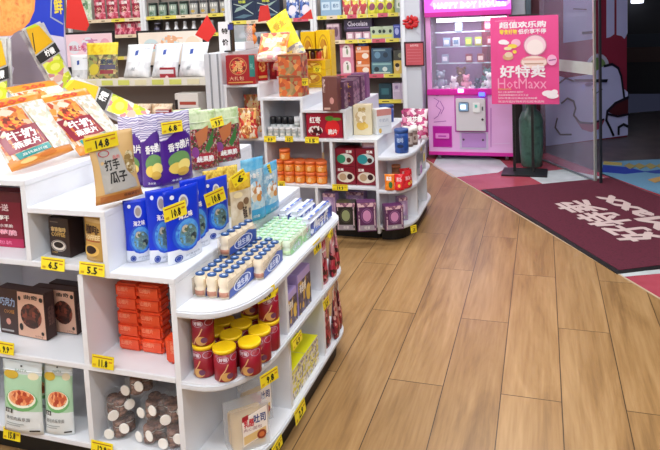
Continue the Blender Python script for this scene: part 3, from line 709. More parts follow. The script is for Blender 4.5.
# ---- pouches of the near gondola
milk = pouch('milk_snack_pouch', .30, .36, .06, [(.10, mat('#d98a3a', .3)), (.86, mottle(['#d0cac0', '#dcd8d0', '#c4b8a8', '#dad8d4'], 26, .3, 'noise')), (1, mat('#d98a1c', .3))],
   [('r', .02, .10, .60, .86, mottle(['#c8702a', '#d6933c', '#b84828', '#cfae8c', '#cc7c30', '#d8c8b4'], 40, .3)), ('p', [(.02, .56), (.66, .54), (.68, .22), (.06, .20)], mat('#8a1630', .3)),
    ('T', '牛奶', .14, .36, .56, .50, TXW), ('T', '燕麦片', .16, .25, .56, .34, TXW), ('p', [(.12, .19), (.64, .21), (.64, .12), (.14, .10)], mat('#1f8f8c', .3)), ('t', '高钙高纤维', .2, .13, .58, .17, TXW),
    ('e', .3, .62, .2, .10, mottle(['#d9482a', '#f0a03c', '#7a2a1a'], 60, .3)), ('e', .25, .06, .12, .03, mat('#f0c27a', .3)), ('e', .55, .06, .14, .03, mat('#c9722a', .3)),
    ('p', [(.62, .86), (.98, .86), (.98, .10), (.66, .10)], mottle(['#d8d4cc', '#e2e0da', '#bcb8a6', '#ccb89c', '#dcd8d0', '#c8ccb8'], 60, .3)), ('l', [(.62, .86), (.66, .1)], .003, mat('#c9a53a', .3)), ('T', '200', .3, .89, .75, .96, mat('#d2452a', .3))], pinch=.03)
seed = pouch('sunflower_seed_pouch', .17, .235, .055, [(.14, mat('#b9803f', .4)), (1, mat('#c4a068', .4))],
   [('p', [(.12, .74), (.60, .76), (.66, .62), (.70, .40), (.88, .26), (.88, .15), (.14, .13), (.12, .30)], mat('#9f9b94', .4)),
    ('e', .84, .52, .15, .17, mottle(['#b8a880', '#9a8454', '#ccc2a4', '#8a7044'], 90, .2)), ('T', '打手', .22, .45, .55, .60, INKB), ('T', '瓜子', .27, .26, .66, .42, INKB),
    ('o', .26, .70, .12, .05, .2, mat('#a8303c', .5)), ('t', '香脆', .42, .60, .60, .655, mat('#c24a4a', .5)), ('r', .06, .02, .94, .10, mat('#a5622c', .4)), ('t', '原味葵花籽', .5, .04, .9, .085, INKB)], pinch=.13)
purple = pouch('purple_crisps_pouch', .105, .20, .05, [(.62, mat('#4d2287', .3)), (1, mottle(['#8d86b4', '#e6e4f0', '#b2acd0', '#6f66a2', '#ece9f5'], 16, .25, 'wave'))],
   [('p', [(.04, .60), (.5, .74), (.96, .80), (.96, .60), (.5, .55)], mat('#4d2287', .3)), ('T', '香芋', .18, .46, .55, .57, TXW), ('T', '脆片', .55, .48, .92, .60, TXW),
    ('e', .5, .32, .36, .13, mat('#6f9a5a', .3)), ('e', .36, .22, .22, .08, mat('#e8c85a', .4)), ('e', .62, .25, .22, .08, mat('#f0d878', .4)), ('e', .55, .16, .2, .06, mat('#d9b048', .4)), ('t', '净含量', .2, .04, .5, .07, TXW)])
veg = pouch('vegetable_crisps_pouch', .12, .20, .055, [(.70, mottle(['#7a2a38', '#9c3444', '#5a5038', '#a8705a', '#8a5a64', '#8c2a38', '#4a5a34', '#b8a090'], 150, .2)), (1, mottle(['#a9c68a', '#cfdcb8', '#8fb06a'], 30, .25, 'noise'))],
   [('p', [(.2, .62), (.7, .74), (.6, .5), (.3, .38)], mat('#b86a3c', .4)), ('p', [(.5, .36), (.9, .68), (.82, .42), (.6, .28)], mat('#3c7038', .4)), ('e', .5, .18, .38, .10, mat('#a31c30', .4)), ('T', '蔬果脆', .2, .13, .8, .23, TXW), ('e', .18, .3, .12, .09, mat('#8a3f8a', .4))], seal=(.8, mat('#dfe8cc', .3)))
blue = pouch('blue_seafood_pouch', .13, .21, .05, [(.17, mat('#dfe4ee', .3)), (1, mat('#1236cc', .28))],
   [('e', .52, .36, .42, .23, mat('#2556cf', .3)), ('e', .53, .36, .36, .20, mottle(['#2f66d0', '#3c86dc', '#5fa8e4', '#2f66d0'], 30, .3, 'noise')), ('e', .54, .34, .27, .15, mottle(['#7fc0e8', '#4f8fc0', '#6f8f80', '#4a6470', '#8fb0a0', '#5fa8e0'], 60, .3, 'noise')), ('e', .45, .44, .10, .05, mottle(['#9c8a70', '#5c6a50', '#c0b8a0'], 90, .3)), ('e', .68, .30, .10, .05, mottle(['#4a5a58', '#8a9a80', '#2f3c40'], 90, .3)), ('e', .5, .80, .14, .10, mat('#cdd2dc', .3)), ('e', .5, .80, .10, .07, mat('#a59a94', .4)),
    ('T', '海之味', .3, .58, .72, .66, TXW), ('e', .2, .9, .06, .03, mat('#dfe6f4', .4)), ('o', .22, .065, .10, .05, .3, mat('#20409c', .4)), ('e', .22, .065, .06, .03, mat('#20409c', .4)), ('t', '即食鱿鱼', .4, .06, .85, .09, mat('#8a94a8', .4)), ('t', '80g', .5, .03, .7, .05, mat('#8a94a8', .4))])
mush = pouch('mushroom_snack_pouch', .095, .19, .045, [(.78, mottle(['#d9cdb4', '#c9b896', '#e6decb'], 20, .3, 'noise')), (1, mottle(['#d9a92c', '#ecc94a', '#b98a22'], 40, .25, 'noise'))],
   [('e', .5, .14, .3, .07, mat('#a85a38', .4)), ('e', .35, .5, .15, .07, mat('#8a6a4a', .4)), ('e', .65, .55, .15, .06, mat('#7d6247', .4)), ('T', '香菇', .42, .28, .62, .47, mat('#4a3a30', .4)), ('T', '脆', .72, .3, .88, .42, mat('#6a6a72', .4)), ('e', .3, .68, .2, .05, mat('#e6d6a8', .4))])
sky = pouch('light_blue_snack_pouch', .10, .19, .045, [(.16, mat('#3f9fd0', .3)), (.8, mottle(['#8fc0dc', '#c4d8e0', '#6fa6c8', '#a8b4b8'], 30, .3, 'noise')), (1, mottle(['#4fa6d8', '#8ccbe8'], 40, .25, 'noise'))],
   [('e', .5, .45, .3, .18, mottle(['#d8c9b0', '#b8d4e4', '#c78a5a', '#f0f0ee'], 70, .3)), ('T', '小鱼干', .25, .68, .75, .76, TXW), ('e', .62, .36, .12, .06, mat('#c9873f', .4)), ('t', '即食', .3, .05, .6, .1, TXW)])
gold = pouch('golden_topped_pouch', .10, .17, .045, [(.7, mottle(['#c9b27c', '#e3d3a4'], 20, .3, 'noise')), (1, mottle(['#c9972c', '#f0cf58', '#a87820'], 50, .22, 'noise'))], [('e', .5, .4, .3, .18, mat('#8a6a4a', .4))])
noodle = pouch('pasta_meal_pouch', .155, .21, .035, [(.30, mat('#d9dfe0', .35)), (.82, mat('#a8cfae', .35)), (1, mat('#c9d3d6', .35))],
   [('e', .22, .80, .2, .06, mat('#c9a93a', .4)), ('e', .80, .80, .14, .05, mat('#e0d8b8', .4)), ('e', .5, .46, .42, .15, mat('#6fae6f', .3)), ('e', .5, .48, .38, .125, mat('#e9ead8', .3)), ('e', .5, .495, .34, .105, mottle(['#c9623a', '#e08a5a', '#a8402c', '#e9a87a', '#b8543a'], 85, .35)),
    ('r', .06, .27, .28, .33, INKB), ('t', '意面', .09, .28, .25, .32, TXW), ('t', '番茄肉酱意面', .1, .18, .75, .23, mat('#4a5258', .4)), ('r', .1, .13, .6, .14, mat('#98a2a6', .4)), ('r', .1, .10, .5, .11, mat('#98a2a6', .4)), ('r', .72, .04, .95, .06, INKB), ('e', .5, .93, .03, .012, mat('#3a4044', .4)), ('t', 'PASTA', .35, .85, .65, .89, mat('#7f9a8a', .4))], seal=(.86, mat('#e6ecee', .3)))
# ---- cartons
coffee = carton('coffee_carton', .10, .185, .075, mat('#2c1c1a', .35), [('T', 'COFFEE', .12, .52, .8, .62, mat('#c9a45a', .4)), ('T', '拿铁咖啡', .12, .64, .85, .76, mat('#d9b878', .4)), ('e', .45, .28, .32, .12, mat('#d9cfc4', .4)), ('e', .45, .30, .24, .08, mat('#1a0f0c', .3)), ('o', .45, .28, .38, .15, .1, mat('#a8a09a', .4)), ('r', .1, .88, .5, .9, mat('#7a6a5a', .4)), ('t', '20条装', .1, .08, .4, .13, mat('#c9a45a', .4))])
cookie = carton('cookie_carton', .165, .135, .05, mat('#38211f', .4), [('T', '巧克力', .04, .62, .36, .80, mat('#8fa6c8', .4)), ('t', 'COOKIE', .12, .46, .34, .54, mat('#c98a3a', .4)), ('e', .2, .28, .05, .07, mat('#c98a7a', .4)), ('r', .04, .06, .3, .10, mat('#a8a4a4', .4)),
   ('p', [(.44, .98), (.98, .98), (.98, .02), (.40, .02)], mat('#cfa48e', .45)), ('T', '曲奇', .58, .84, .86, .93, INKB), ('e', .70, .48, .22, .27, mottle(['#3a1a14', '#5a2a20', '#2a120e', '#7a3a2a'], 110, .5)), ('e', .48, .84, .03, .05, INKB), ('e', .93, .86, .04, .05, INKB), ('e', .48, .22, .04, .08, INKB), ('e', .92, .14, .03, .04, INKB), ('t', '200g', .76, .04, .92, .09, mat('#6a4038', .4))],
   side=[('T', '香脆', .2, .3, .8, .7, mat('#6a4a44', .4))])
def redpack_():
    t = thing('orange_snack_pack', None, 'snack pack'); w, h, d = .088, .047, .06
    k = MB(); k.bbox(-w/2, w/2, 0, d, 0, h, mottle(['#d8401c', '#e2502a', '#c23414'], 16, .28, 'noise'), .007); k.build('wrapper', t)
    S = lambda u, v, e: Vector((-w/2+u*w, -e, v*h)); k = MB(); paint(k, S, [('T', '山楂片', .14, .45, .62, .78, mat('#ee8f70', .4)), ('t', '酸甜可口', .14, .24, .55, .36, mat('#e8805e', .4))], .0005); k.build('front_print', t)
    k = MB(); 
    k.box(w/2-.006, w/2+.004, .004, d-.004, h/2-.002, h/2+.002, mat('#b83014', .3)); k.build('end_seal', t); return t
redpack = redpack_()
maroon = carton('maroon_snack_carton', .22, .18, .06, mat('#7a1830', .35), [('r', 0, .82, 1, 1, mat('#5a1828', .35)), ('r', 0, .0, 1, .16, mat('#b01c50', .35)), ('T', '买一送', .42, .66, .78, .78, mat('#e8cfd4', .4)), ('T', '草莓干', .5, .48, .78, .58, TXW), ('t', '冻干水果脆', .44, .36, .84, .42, TXW), ('T', '草莓脆', .44, .22, .9, .32, mat('#e8a8b8', .4)), ('e', .2, .4, .2, .25, mottle(['#a8403a', '#d9a07a', '#6a1820'], 60, .4)), ('t', '独立小包装', .2, .05, .8, .12, mat('#f08ab0', .4))])
canp = can('crisps_canister', .0335, .104, mat('#8e1426', .3), mat('#f0c814', .35), [('p', [(.1, .02), (.1, .86), (.9, .86), (.9, .02)], mat('#8e1426', .3)),
    ('o', .42, .72, .17, .11, .12, mat('#c9a8c0', .4)), ('T', '好丽', .32, .67, .54, .78, mat('#e6d8e4', .4)), ('o', .78, .74, .15, .11, .12, mat('#c9a8c0', .4)), ('l', [(.30, .06), (.36, .22), (.48, .38), (.56, .56)], .0035, mat('#d9a87a', .4)), ('e', .52, .18, .16, .14, mat('#c99a5a', .4)), ('e', .60, .2, .09, .09, mat('#6a3a5a', .4)), ('t', '80g', .2, .04, .32, .08, mat('#d9b0b8', .4))], cat='snack canister')
def drinkpack_(capm, bodym, wrapm, printm, n=5, name='yogurt_drink_pack', r=.0185, h=.068):
    t = thing(name, None, 'drink pack'); k = 0
    prof = [(r*.8, 0), (r, .006), (r, h*.30), (r*.86, h*.40), (r*.86, h*.48), (r, h*.56), (r*.98, h*.78), (r*.74, h*.9), (r*.66, h*.94)]
    for i in range(n):
        q = MB(); q.lathe(prof, bodym, 0, r+i*2.05*r, 0, 12); q.lathe([(r*1.005, h*.08), (r*1.01, h*.29)], printm, 0, r+i*2.05*r, 0, 12); b = q.build('bottle', t)
        q = MB(); q.lathe([(r*.76, h*.93), (r*.78, h*.99), (r*.7, h)], capm, 0, r+i*2.05*r, 0, 12); q.lathe([(r*.3, h*1.0), (r*.28, h*1.006)], mat('#c9d6ea', .4), 0, r+i*2.05*r, 0, 8); q.build('cap', b)
    L = n*2.05*r; q = MB()
    for s in (1, -1): q.add([(s*(r+.002), .002, .002), (s*(r+.002), L, .002), (s*(r+.002), L, h*.8), (s*(r+.002), .002, h*.8)], [(0, 1, 2, 3)], glassy('#f4e6cc', .35, .2))
    q.build('clear_wrap', t)
    q = MB(); SS = lambda u, v, e: Vector((r+.0028+e, .002+u*(L-.004), .003+v*h*.72))
    paint(q, SS, [('p', [(.02, .0), (.96, .0), (.98, .7), (.7, .95), (.35, .62), (.04, .45)], wrapm), ('T', '益生菌', .3, .2, .72, .6, mat('#dfe6f6', .4)), ('o', .5, .42, .32, .4, .1, mat('#e9eefa', .4))], .0004)
    q.build('printed_wrap', t); return t
yog = drinkpack_(mat('#24508c', .4), mat('#eadcc4', .4), mat('#2c4fa8', .35), mat('#b8806a', .4))
yogg = drinkpack_(mat('#b8e4c0', .4), mat('#dff0dc', .4), mat('#8fcf8a', .35), mat('#c8e6b8', .4), 4, 'green_drink_pack', .0165, .062)
milkpk = thing('milk_carton_pack', None, 'drink pack')
k = MB(); k.bbox(-.03, .03, 0, .19, 0, .055, mat('#d9dde8', .3), .012); k.build('shrink_wrap', milkpk)
k = MB(); paint(k, lambda u, v, e: Vector((.03+e, .004+u*.182, .004+v*.047)), [('r', .02, .02, .98, .80, mottle(['#2650b8', '#3a6cd0', '#dfe8f6', '#2448a0'], 60, .3)), ('T', '纯牛奶', .25, .2, .75, .7, TXW)]); k.build('side_print', milkpk)
k = MB(); paint(k, lambda u, v, e: Vector((-.022+u*.044, -e, .006+v*.043)), [('r', .0, .0, 1, .62, mat('#c98fa6', .4)), ('r', 0, .3, .2, .9, mat('#3a4f9c', .4)), ('T', '牛奶', .3, .1, .8, .45, TXW)]); k.build('end_print', milkpk)
k = MB(); paint(k, lambda u, v, e: Vector((-.02+u*.04, .01+v*.17, .055+e)), [('r', .62, .0, 1.0, 1, mottle(['#2650b8', '#3a6cd0', '#dfe8f6', '#2448a0', '#8fb0e8'], 60, .3)), ('r', .1, .1, .3, .5, mat('#c9d6f0', .3))]); k.build('top_print', milkpk)
def cookietub_():
    t = thing('cookie_tub', None, 'cookie pack')
    brown = mottle(['#5a382c', '#7a5040', '#4a2c24', '#86604e'], 120, .6); cream = mat('#e6e2da', .5)
    k = MB(); k.lathe([(.0, 0), (.047, .001), (.05, .01), (.051, .062), (.047, .068)], glassy('#e9eef0', .09, .06), 0, .05, 0, 20); k.build('clear_tub', t)
    for a in range(3):
        cx, cy = .02*math.cos(2.1*a+.5), .05+.02*math.sin(2.1*a+.5)
        for j in range(3):
            q = MB(); q.lathe([(.018, 0), (.022, .003), (.022, .0145), (.018, .017)], brown, cx, cy, .004+j*.019, 14); c = q.build('cookie', t)
            q = MB(); q.lathe([(.0185, .0165), (.0185, .0185)], cream if j == 1 else brown, cx, cy, .004+j*.019, 12); q.build('cream_layer', c)
    for sx, z in ((-.028, .022), (.027, .044)):
        q = MB(); v0 = len(q.v); q.lathe([(.018, 0), (.0185, .002), (.017, .004)], mat('#eeebe6', .4), n=14)
        q.v = [(x+sx, .006-z_, y+z) for x, y, z_ in q.v]; q.build('round_sticker', t)
    return t
ctub = cookietub_()
bread = thing('bread_box', None, 'bread pack')
k = MB(); k.box(-.06, .06, 0, .09, 0, .125, glassy('#e8ebee', .30, .12)); k.build('clear_box', bread)
k = MB()
for i in range(5): k.bbox(-.05, .05, .008+i*.0155, .0205+i*.0155, .004, .10, mat('#dcc08a', .7), .004)
k.build('toast_slices', bread)
k = MB(); SB = lambda u, v, e: Vector((-.06+u*.12, -.001-e, v*.125))
paint(k, SB, [('p', [(.30, .78), (.95, .95), (.95, .28), (.30, .12)], mat('#ece4dc', .4)), ('p', [(.30, .70), (.46, .74), (.46, .86), (.30, .82)], mat('#a31c2c', .4)), ('T', '乳酪', .34, .56, .6, .74, mat('#c22c3c', .4)), ('T', '吐司', .6, .60, .9, .80, mat('#2a3a7a', .4)), ('t', '夹心面包', .32, .46, .8, .54, mat('#8a4a5a', .4)), ('p', [(.32, .36), (.9, .46), (.9, .30), (.32, .16)], mat('#d9b87a', .4)), ('e', .78, .30, .12, .11, mat('#8a3020', .4)), ('e', .78, .30, .07, .06, mat('#c9703a', .4))]); k.build('front_label', bread)
lilacbox = carton('lilac_snack_carton', .15, .105, .12, mat('#b5a2da', .35), [('r', 0, 0, 1, .8, mottle(['#3a3048', '#6a5a7c', '#d9b04a', '#4a3a5c', '#a8904a'], 60, .4)), ('T', '海苔卷', .1, .5, .6, .72, TXW), ('e', .75, .35, .15, .2, mat('#e0bc4a', .4))], top=[('r', .1, .1, .9, .9, mat('#ab97d0', .35)), ('T', '海苔', .3, .3, .7, .7, mat('#c9bce6', .4))])
yelbox = carton('yellow_topped_drink_carton', .16, .17, .13, mat('#e0dccb', .4), [('r', .02, .02, .98, .98, mottle(['#e6e2d8', '#8f8a94', '#d8d04a', '#f0ecd8', '#b8b2a6', '#ece66a'], 75, .35)), ('r', 0, .3, 1, .36, mat('#e3d83a', .4))], top_m=mat('#ecec1e', .35), cat='carton')
# ================================================================ GOODS ON THE NEAR GONDOLA
Z4, Z3, Z2, ZL, ZU, ZM, ZB, LM, LB = 1.0115, .9215, .7215, .6215, .7365, .3965, .1165, .3865, .1065
def lean(o, loc, right, up, scale=(1, 1, 1)):
    """orient a pack by the direction of its bottom edge and of its height"""
    r_ = Vector(right).normalized(); u_ = Vector(up); u_ = (u_-r_*u_.dot(r_)).normalized(); f_ = u_.cross(r_)
    m = Matrix((r_, f_, u_)).transposed()
    o.rotation_mode = 'XYZ'; o.rotation_euler = m.to_euler('XYZ'); o.location = loc; o.scale = scale; return o
def put_lean(proto, label, A_, B_, D_, w0, h0, group=None, dz=1):
    """A_, B_: ends of the bottom edge; D_: the corner above A_"""
    A_, B_ = Vector(A_), Vector(B_)
    if len(D_) == 2:   # the upper corner is square to the bottom edge, so its line of sight fixes it
        d_ = ray(*D_); R_ = B_-A_; D_ = CAM+d_*((A_-CAM).dot(R_)/d_.dot(R_))
    D_ = Vector(D_); o = put(proto, label, (0, 0, 0), group=group)
    w = (B_-A_).length; h = (D_-A_).length
    return lean(o, (A_+B_)/2, B_-A_, D_-A_, (w/w0, dz, h/h0))
# large milk snack pouches leaning up the top step
g = 'milk snack pouches leaning on the top step'
put_lean(milk, 'large orange and white milk snack pouch leaning on the top step, frontmost of three', aty(12, 172, 1.73), aty(74, 150, 2.02), (-28, 106), .30, .36, g, .7)
put_lean(milk, 'orange milk snack pouch leaning behind the seed pouch, its maroon panel half covered', aty(80, 156, 2.02), aty(128, 141, 2.30), (34, 97), .30, .36, g, .6)
put_lean(milk, 'orange topped milk snack pouch rearmost of the leaning three, only its 200 top showing', aty(56, 138, 2.22), aty(104, 126, 2.44), (5, 88), .30, .36, g, .5)
# lemon snack sleeves hanging over the back of the top step, and the cardboard header
lem = thing('lemon_snack_sleeve', None, 'snack sleeve')
LW, LH = .11, .40
k = MB(); k.bbox(-LW/2, LW/2, 0, .03, 0, LH, mottle(['#8d8488', '#a9a2a6', '#c9c9c4', '#6d6468'], 9, .2, 'noise'), .012); k.build('sleeve_wall', lem)
k = MB(); SLm = lambda u, v, e: Vector((-LW/2+u*LW, -e, v*LH))
paint(k, SLm, [('p', [(.12, .02), (.9, .02), (.9, .5), (.12, .46)], mottle(['#d8cfc4', '#c8cf3c', '#e6e6dc', '#c98a8a', '#a8b83a', '#e2e46a'], 38, .25)), ('e', .5, .36, .36, .09, mat('#cfd62e', .3)), ('e', .52, .36, .2, .05, mat('#e6e86a', .3)), ('e', .4, .2, .2, .05, mat('#d9b0a0', .3)),
   ('p', [(.04, .60), (.96, .66), (.98, .52), (.06, .48)], INKB), ('T', '柠檬', .4, .53, .8, .62, TXW), ('p', [(.06, .62), (.9, .68), (.72, .95), (.2, .97)], mat('#e2ad12', .3)), ('p', [(.2, .97), (.72, .95), (.6, .995), (.25, .995)], mat('#c4d62c', .3)), ('l', [(.1, .66), (.35, .9)], .004, INKB)]); k.build('front_print', lem)
g = 'lemon snack sleeves behind the milk pouches'
put_lean(lem, 'grey and yellow lemon snack sleeve standing tilted before the cardboard header', aty(56, 96, 2.55), aty(78, 84, 2.67), (20, 30), LW, LH, g)
put_lean(lem, 'lemon snack sleeve lying across behind the second milk pouch, black band uppermost', aty(143, 130, 2.52), aty(153, 110, 2.66), (60, 92), LW, LH, g)
put_lean(lem, 'lemon snack sleeve cut off by the picture edge, only its lime panel showing', aty(-14, 128, 2.5), aty(11, 125, 2.5), aty(-24, 42, 2.58), LW, LH, g)
t = thing('cardboard_header', 'tall printed cardboard header with orange disc on blue, rising behind the lemon sleeves', 'display board', (0, 0, 0))
a = aty(-60, 100, 2.72); b = aty(64, 36, 2.72); HW = b.x-a.x; zt_ = aty(30, -60, 2.72).z
k = MB(); k.box(a.x, b.x, 2.72, 2.732, Z4+.0, zt_, mat('#c9c0d2', .5)); hb = k.build('board', t)
k = MB(); SHd = lambda u, v, e: Vector((a.x+u*HW, 2.72-e, Z4+v*(zt_-Z4)))
def hp(x, y): p = aty(x, y, 2.72); return ((p.x-a.x)/HW, (p.z-Z4)/(zt_-Z4))
paint(k, SHd, [('p', [hp(-60, 30), hp(10, 24), hp(40, 33), hp(64, 37), hp(64, -60), hp(-60, -60)], mat('#1c36b4', .35)), ('e', *hp(2, 0), .25, .20, mat('#e8924a', .4)), ('e', *hp(2, 0), .23, .18, mottle(['#e88a3c', '#f0a85a', '#c9602c'], 24, .4, 'noise')),
   ('l', [hp(52, -10), hp(51, 17), hp(63, 24)], .008, mat('#9aa0b0', .3)), ('T', '鲜', *hp(55, 14), *hp(62, -2), mat('#d9c23a', .4)),
   ('e', *hp(24, 52), .12, .12, mat('#8a7d88', .4)), ('p', [hp(10, 84), hp(18, 56), hp(30, 56), hp(50, 84)], mat('#8a7d88', .4))]); k.build('header_print', hb)
# step three: seeds, purple crisps, vegetable crisps
put_lean(seed, 'kraft paper sunflower seed pouch with price tag 14.8, standing on the second highest step', atz(96, 206, Z3+.014), atz(143, 194, Z3+.014), (84, 136), .17, .235, None, 1.15)
g = 'purple crisps pouches behind the seed pouch'
for l, pa, pb, tp in (('purple wavy crisps pouch right behind the seed pouch', (122, 183), (148, 185), (128, 117)), ('purple wavy crisps pouch between its two neighbours, mostly covered', (143, 187), (168, 184), (150, 114)), ('purple wavy crisps pouch carrying the 6.8 price tag, frontmost of the purple ones', (162, 186), (193, 177), (178, 112))):
    put_px(purple, l, pa, pb, Z3, .105, h0=.20, d=1, top=tp, group=g)
g = 'vegetable crisps pouches on the second highest step'
for l, pa, pb, tp in (('green topped vegetable crisps pouch beside the purple pouches', (190, 170), (219, 166), (205, 110)), ('green topped vegetable crisps pouch at the aisle end of the row', (213, 163), (241, 158), (227, 108)),
                      ('green topped vegetable crisps pouch behind, only its zip top showing', (176, 160), (204, 157), (190, 109))):
    put_px(veg, l, pa, pb, Z3, .12, h0=.20, d=1, top=tp, group=g)
# step two: blue seafood pouches, mushroom, light blue
g = 'blue seafood pouches standing on the second lowest step'
for l, pa, pb, tp in (('blue seafood pouch first from the front corner of the step', (127, 262), (155, 257), (137, 199)), ('blue seafood pouch squeezed between the corner one and the tagged one', (150, 264), (178, 257), (165, 189)),
    ('blue seafood pouch with the 10.8 tag, most fully visible of the blue ones', (168, 266), (202, 251), (180, 187)), ('blue seafood pouch standing behind the fully visible one', (184, 251), (210, 243), (196, 178)),
    ('blue seafood pouch hung with the further 10.8 tag, next to the mushroom pouches', (205, 241), (230, 232), (218, 178))):
    put_px(blue, l, pa, pb, Z2, .13, h0=.21, d=.8, top=tp, group=g)
put_px(gold, 'golden topped snack pouch behind the tagged blue pouch', (206, 226), (226, 222), Z2, .10, h0=.17, d=.9, top=(216, 170))
put_px(gold, 'golden topped snack pouch further behind, half hidden by the mushroom pouches', (220, 218), (240, 214), Z2, .10, h0=.17, d=.9, top=(232, 166))
g = 'mushroom snack pouches'
put_px(mush, 'cream mushroom snack pouch with a gold top and the price tag 6', (232, 237), (253, 229), Z2, .095, h0=.19, d=.9, top=(243, 175), group=g)
g = 'light blue dried fish pouches'
put_px(sky, 'light blue dried fish pouch directly behind the mushroom pouch', (244, 223), (266, 216), Z2, .10, h0=.19, d=.9, top=(248, 158), group=g)
put_px(sky, 'light blue dried fish pouch last on the step, showing its blue base', (262, 216), (279, 206), Z2, .10, h0=.19, d=.9, top=(268, 163), group=g)
# low tier: drink packs
g = 'yogurt drink packs on the low tier'
DXP = 2.05*.0185*5
yy = [(x, y, z) for z in (ZL,) for y in (1.775, 1.775+DXP+.004) for x in (-1.071, -1.028, -.985)]
nm = ['beside the step', 'in the middle', 'at the aisle edge']
for i, (x, y, z) in enumerate(yy):
    put(yog, f'blue capped yogurt drink pack {nm[i % 3]} of the {"front" if i < 3 else "second"} row of three', (x, y, z), rz=-.04, scale=(1.1, 1.0, 1.12), group=g)
put(yog, 'blue capped yogurt drink pack standing alone at the curved shelf edge', (-.940, 1.945, ZL), rz=.02, scale=(1.1, 1, 1.12), group=g)
put(yog, 'blue capped yogurt drink pack laid on top of the three rows, against the step', (-1.06, 1.935, ZL+.0785), rz=-.12, scale=(1.1, 1, 1.12), group=g)
g = 'green drink packs behind the yogurt packs'
for j in range(2):
    for i in range(5):
        put(yogg, f'pale green drink pack, {ORD[i]} from the step in the {"nearer" if j == 0 else "further"} row', (-1.074+.0365*i, 2.175+j*.142, ZL), group=g)
g = 'blue and white milk packs at the end of the low tier'
for l, x, y, z in (('blue and white milk pack nearest the step in the front three', -1.063, 2.47, ZL), ('blue and white milk pack in the middle of the front three', -1.005, 2.465, ZL), ('blue and white milk pack at the aisle edge showing its whole blue side', -.925, 2.37, ZL)):
    put(milkpk, l, (x, y, z), scale=(.78, 1.15 if x < -.95 else 1.6, 1.35), group=g)
# upper cells
put(maroon, 'maroon dried strawberry carton at the frame edge beneath the top step', (-1.89, 1.775, ZU), scale=(1.15, 1, 1.12))
put_px(coffee, 'dark brown coffee carton in the small upper cell', (51, 255), (71, 258), ZU, .10, h0=.185, d=.9, top=(60, 218))
put(coffee, 'dark coffee carton standing behind in the small upper cell', (-1.50, 1.87, ZU), rz=.1, scale=(.75, .7, .88))
goldc = pouch('golden_coffee_pouch', .08, .15, .045, [(1, mat('#c49a4e', .35))], [('T', '咖啡', .15, .62, .8, .82, mat('#4a2f1c', .4)), ('T', 'COFFEE', .12, .50, .85, .6, mat('#e9d2a0', .4)), ('r', .1, .46, .85, .48, mat('#a03020', .4)), ('e', .5, .26, .34, .14, mat('#e0b45a', .4)), ('e', .5, .28, .24, .09, mat('#2a1610', .3)), ('r', .1, .88, .9, .95, mat('#d9b878', .4))])
put_px(goldc, 'golden coffee pouch beside the dark coffee carton', (87, 257), (108, 262), ZU, .08, h0=.15, d=1, top=(98, 217))
# middle cells
g = 'chocolate cookie cartons'
put_px(cookie, 'chocolate cookie carton in front, with its whole dark and pink front showing', (1, 332), (48, 341), ZM, .165, h0=.135, d=.9, top=(24, 291), group=g)
put_px(cookie, 'chocolate cookie carton second in line, its dark half hidden', (36, 329), (78, 335), ZM, .165, h0=.135, d=.7, top=(56, 289), group=g)
put_px(cookie, 'chocolate cookie carton at the back of the cell by the divider', (52, 322), (82, 327), ZM, .165, h0=.135, d=.8, top=(68, 285), group=g)
g = 'orange snack packs stacked in the middle cell'
ox, oy = -1.362, 1.79
for lev in range(5):
    for col in range(2):
        put(redpack, f'orange snack pack, {["bottom", "second", "third", "fourth", "top"][lev]} layer, {"left hand" if col == 0 else "divider side"} column of the stack', (ox+col*.0895-(.004 if lev % 2 else 0), oy+(.004 if lev % 2 else 0), ZM+.0475*lev), group=g)
for col in range(2):
    put(redpack, f'orange snack pack lying back on the stack, {"left hand" if col == 0 else "divider side"} one', (ox+col*.0895, oy+.075, ZM+.0475*5-.02), rx=0, group=g)
o = put(redpack, 'orange snack pack stood on end beside the stack', (0, 0, 0), group=g)
lean(o, (-1.16, 1.80, ZM+.046), (0, .05, -1), (1, 0, 0), (1.02, .7, .95)); o.location = (-1.19, 1.745, ZM+.047)
# bottom cells
g = 'pasta meal pouches in the bottom cell'
put_px(noodle, 'pasta meal pouch at the front of the bottom cell, bowl fully in view', (5, 428), (44, 434), ZB, .155, h0=.21, d=.9, top=(22, 364), rx=-.08, group=g)
put_px(noodle, 'pasta meal pouch partly behind the divider in the bottom cell', (46, 432), (75, 434), ZB, .155, h0=.21, d=.9, top=(64, 366), rx=-.08, group=g)
put_px(noodle, 'pasta meal pouch behind the front two, only its top edge showing', (20, 412), (60, 418), ZB, .155, h0=.21, d=.9, top=(42, 357), rx=-.05, group=g)
g = 'clear cookie tubs heaped in the bottom cell'
for l, x, y, z, a in (('clear cookie tub in front next to the divider', -1.380, 1.71, ZB, .2), ('clear cookie tub in the middle of the front row', -1.275, 1.71, ZB, -.3), ('clear cookie tub at the post end of the front row', -1.172, 1.71, ZB, .1),
     ('clear cookie tub stacked over the one next to the divider', -1.362, 1.725, ZB+.0705, .8), ('clear cookie tub stacked over the middle one', -1.276, 1.735, ZB+.0705, -.2), ('clear cookie tub stacked over the post end one', -1.171, 1.74, ZB+.0705, .5),
     ('clear cookie tub topmost of the heap', -1.33, 1.74, ZB+.1415, 0)):
    put(ctub, l, (x, y, z), rz=a, scale=(1, 1, 1), group=g)
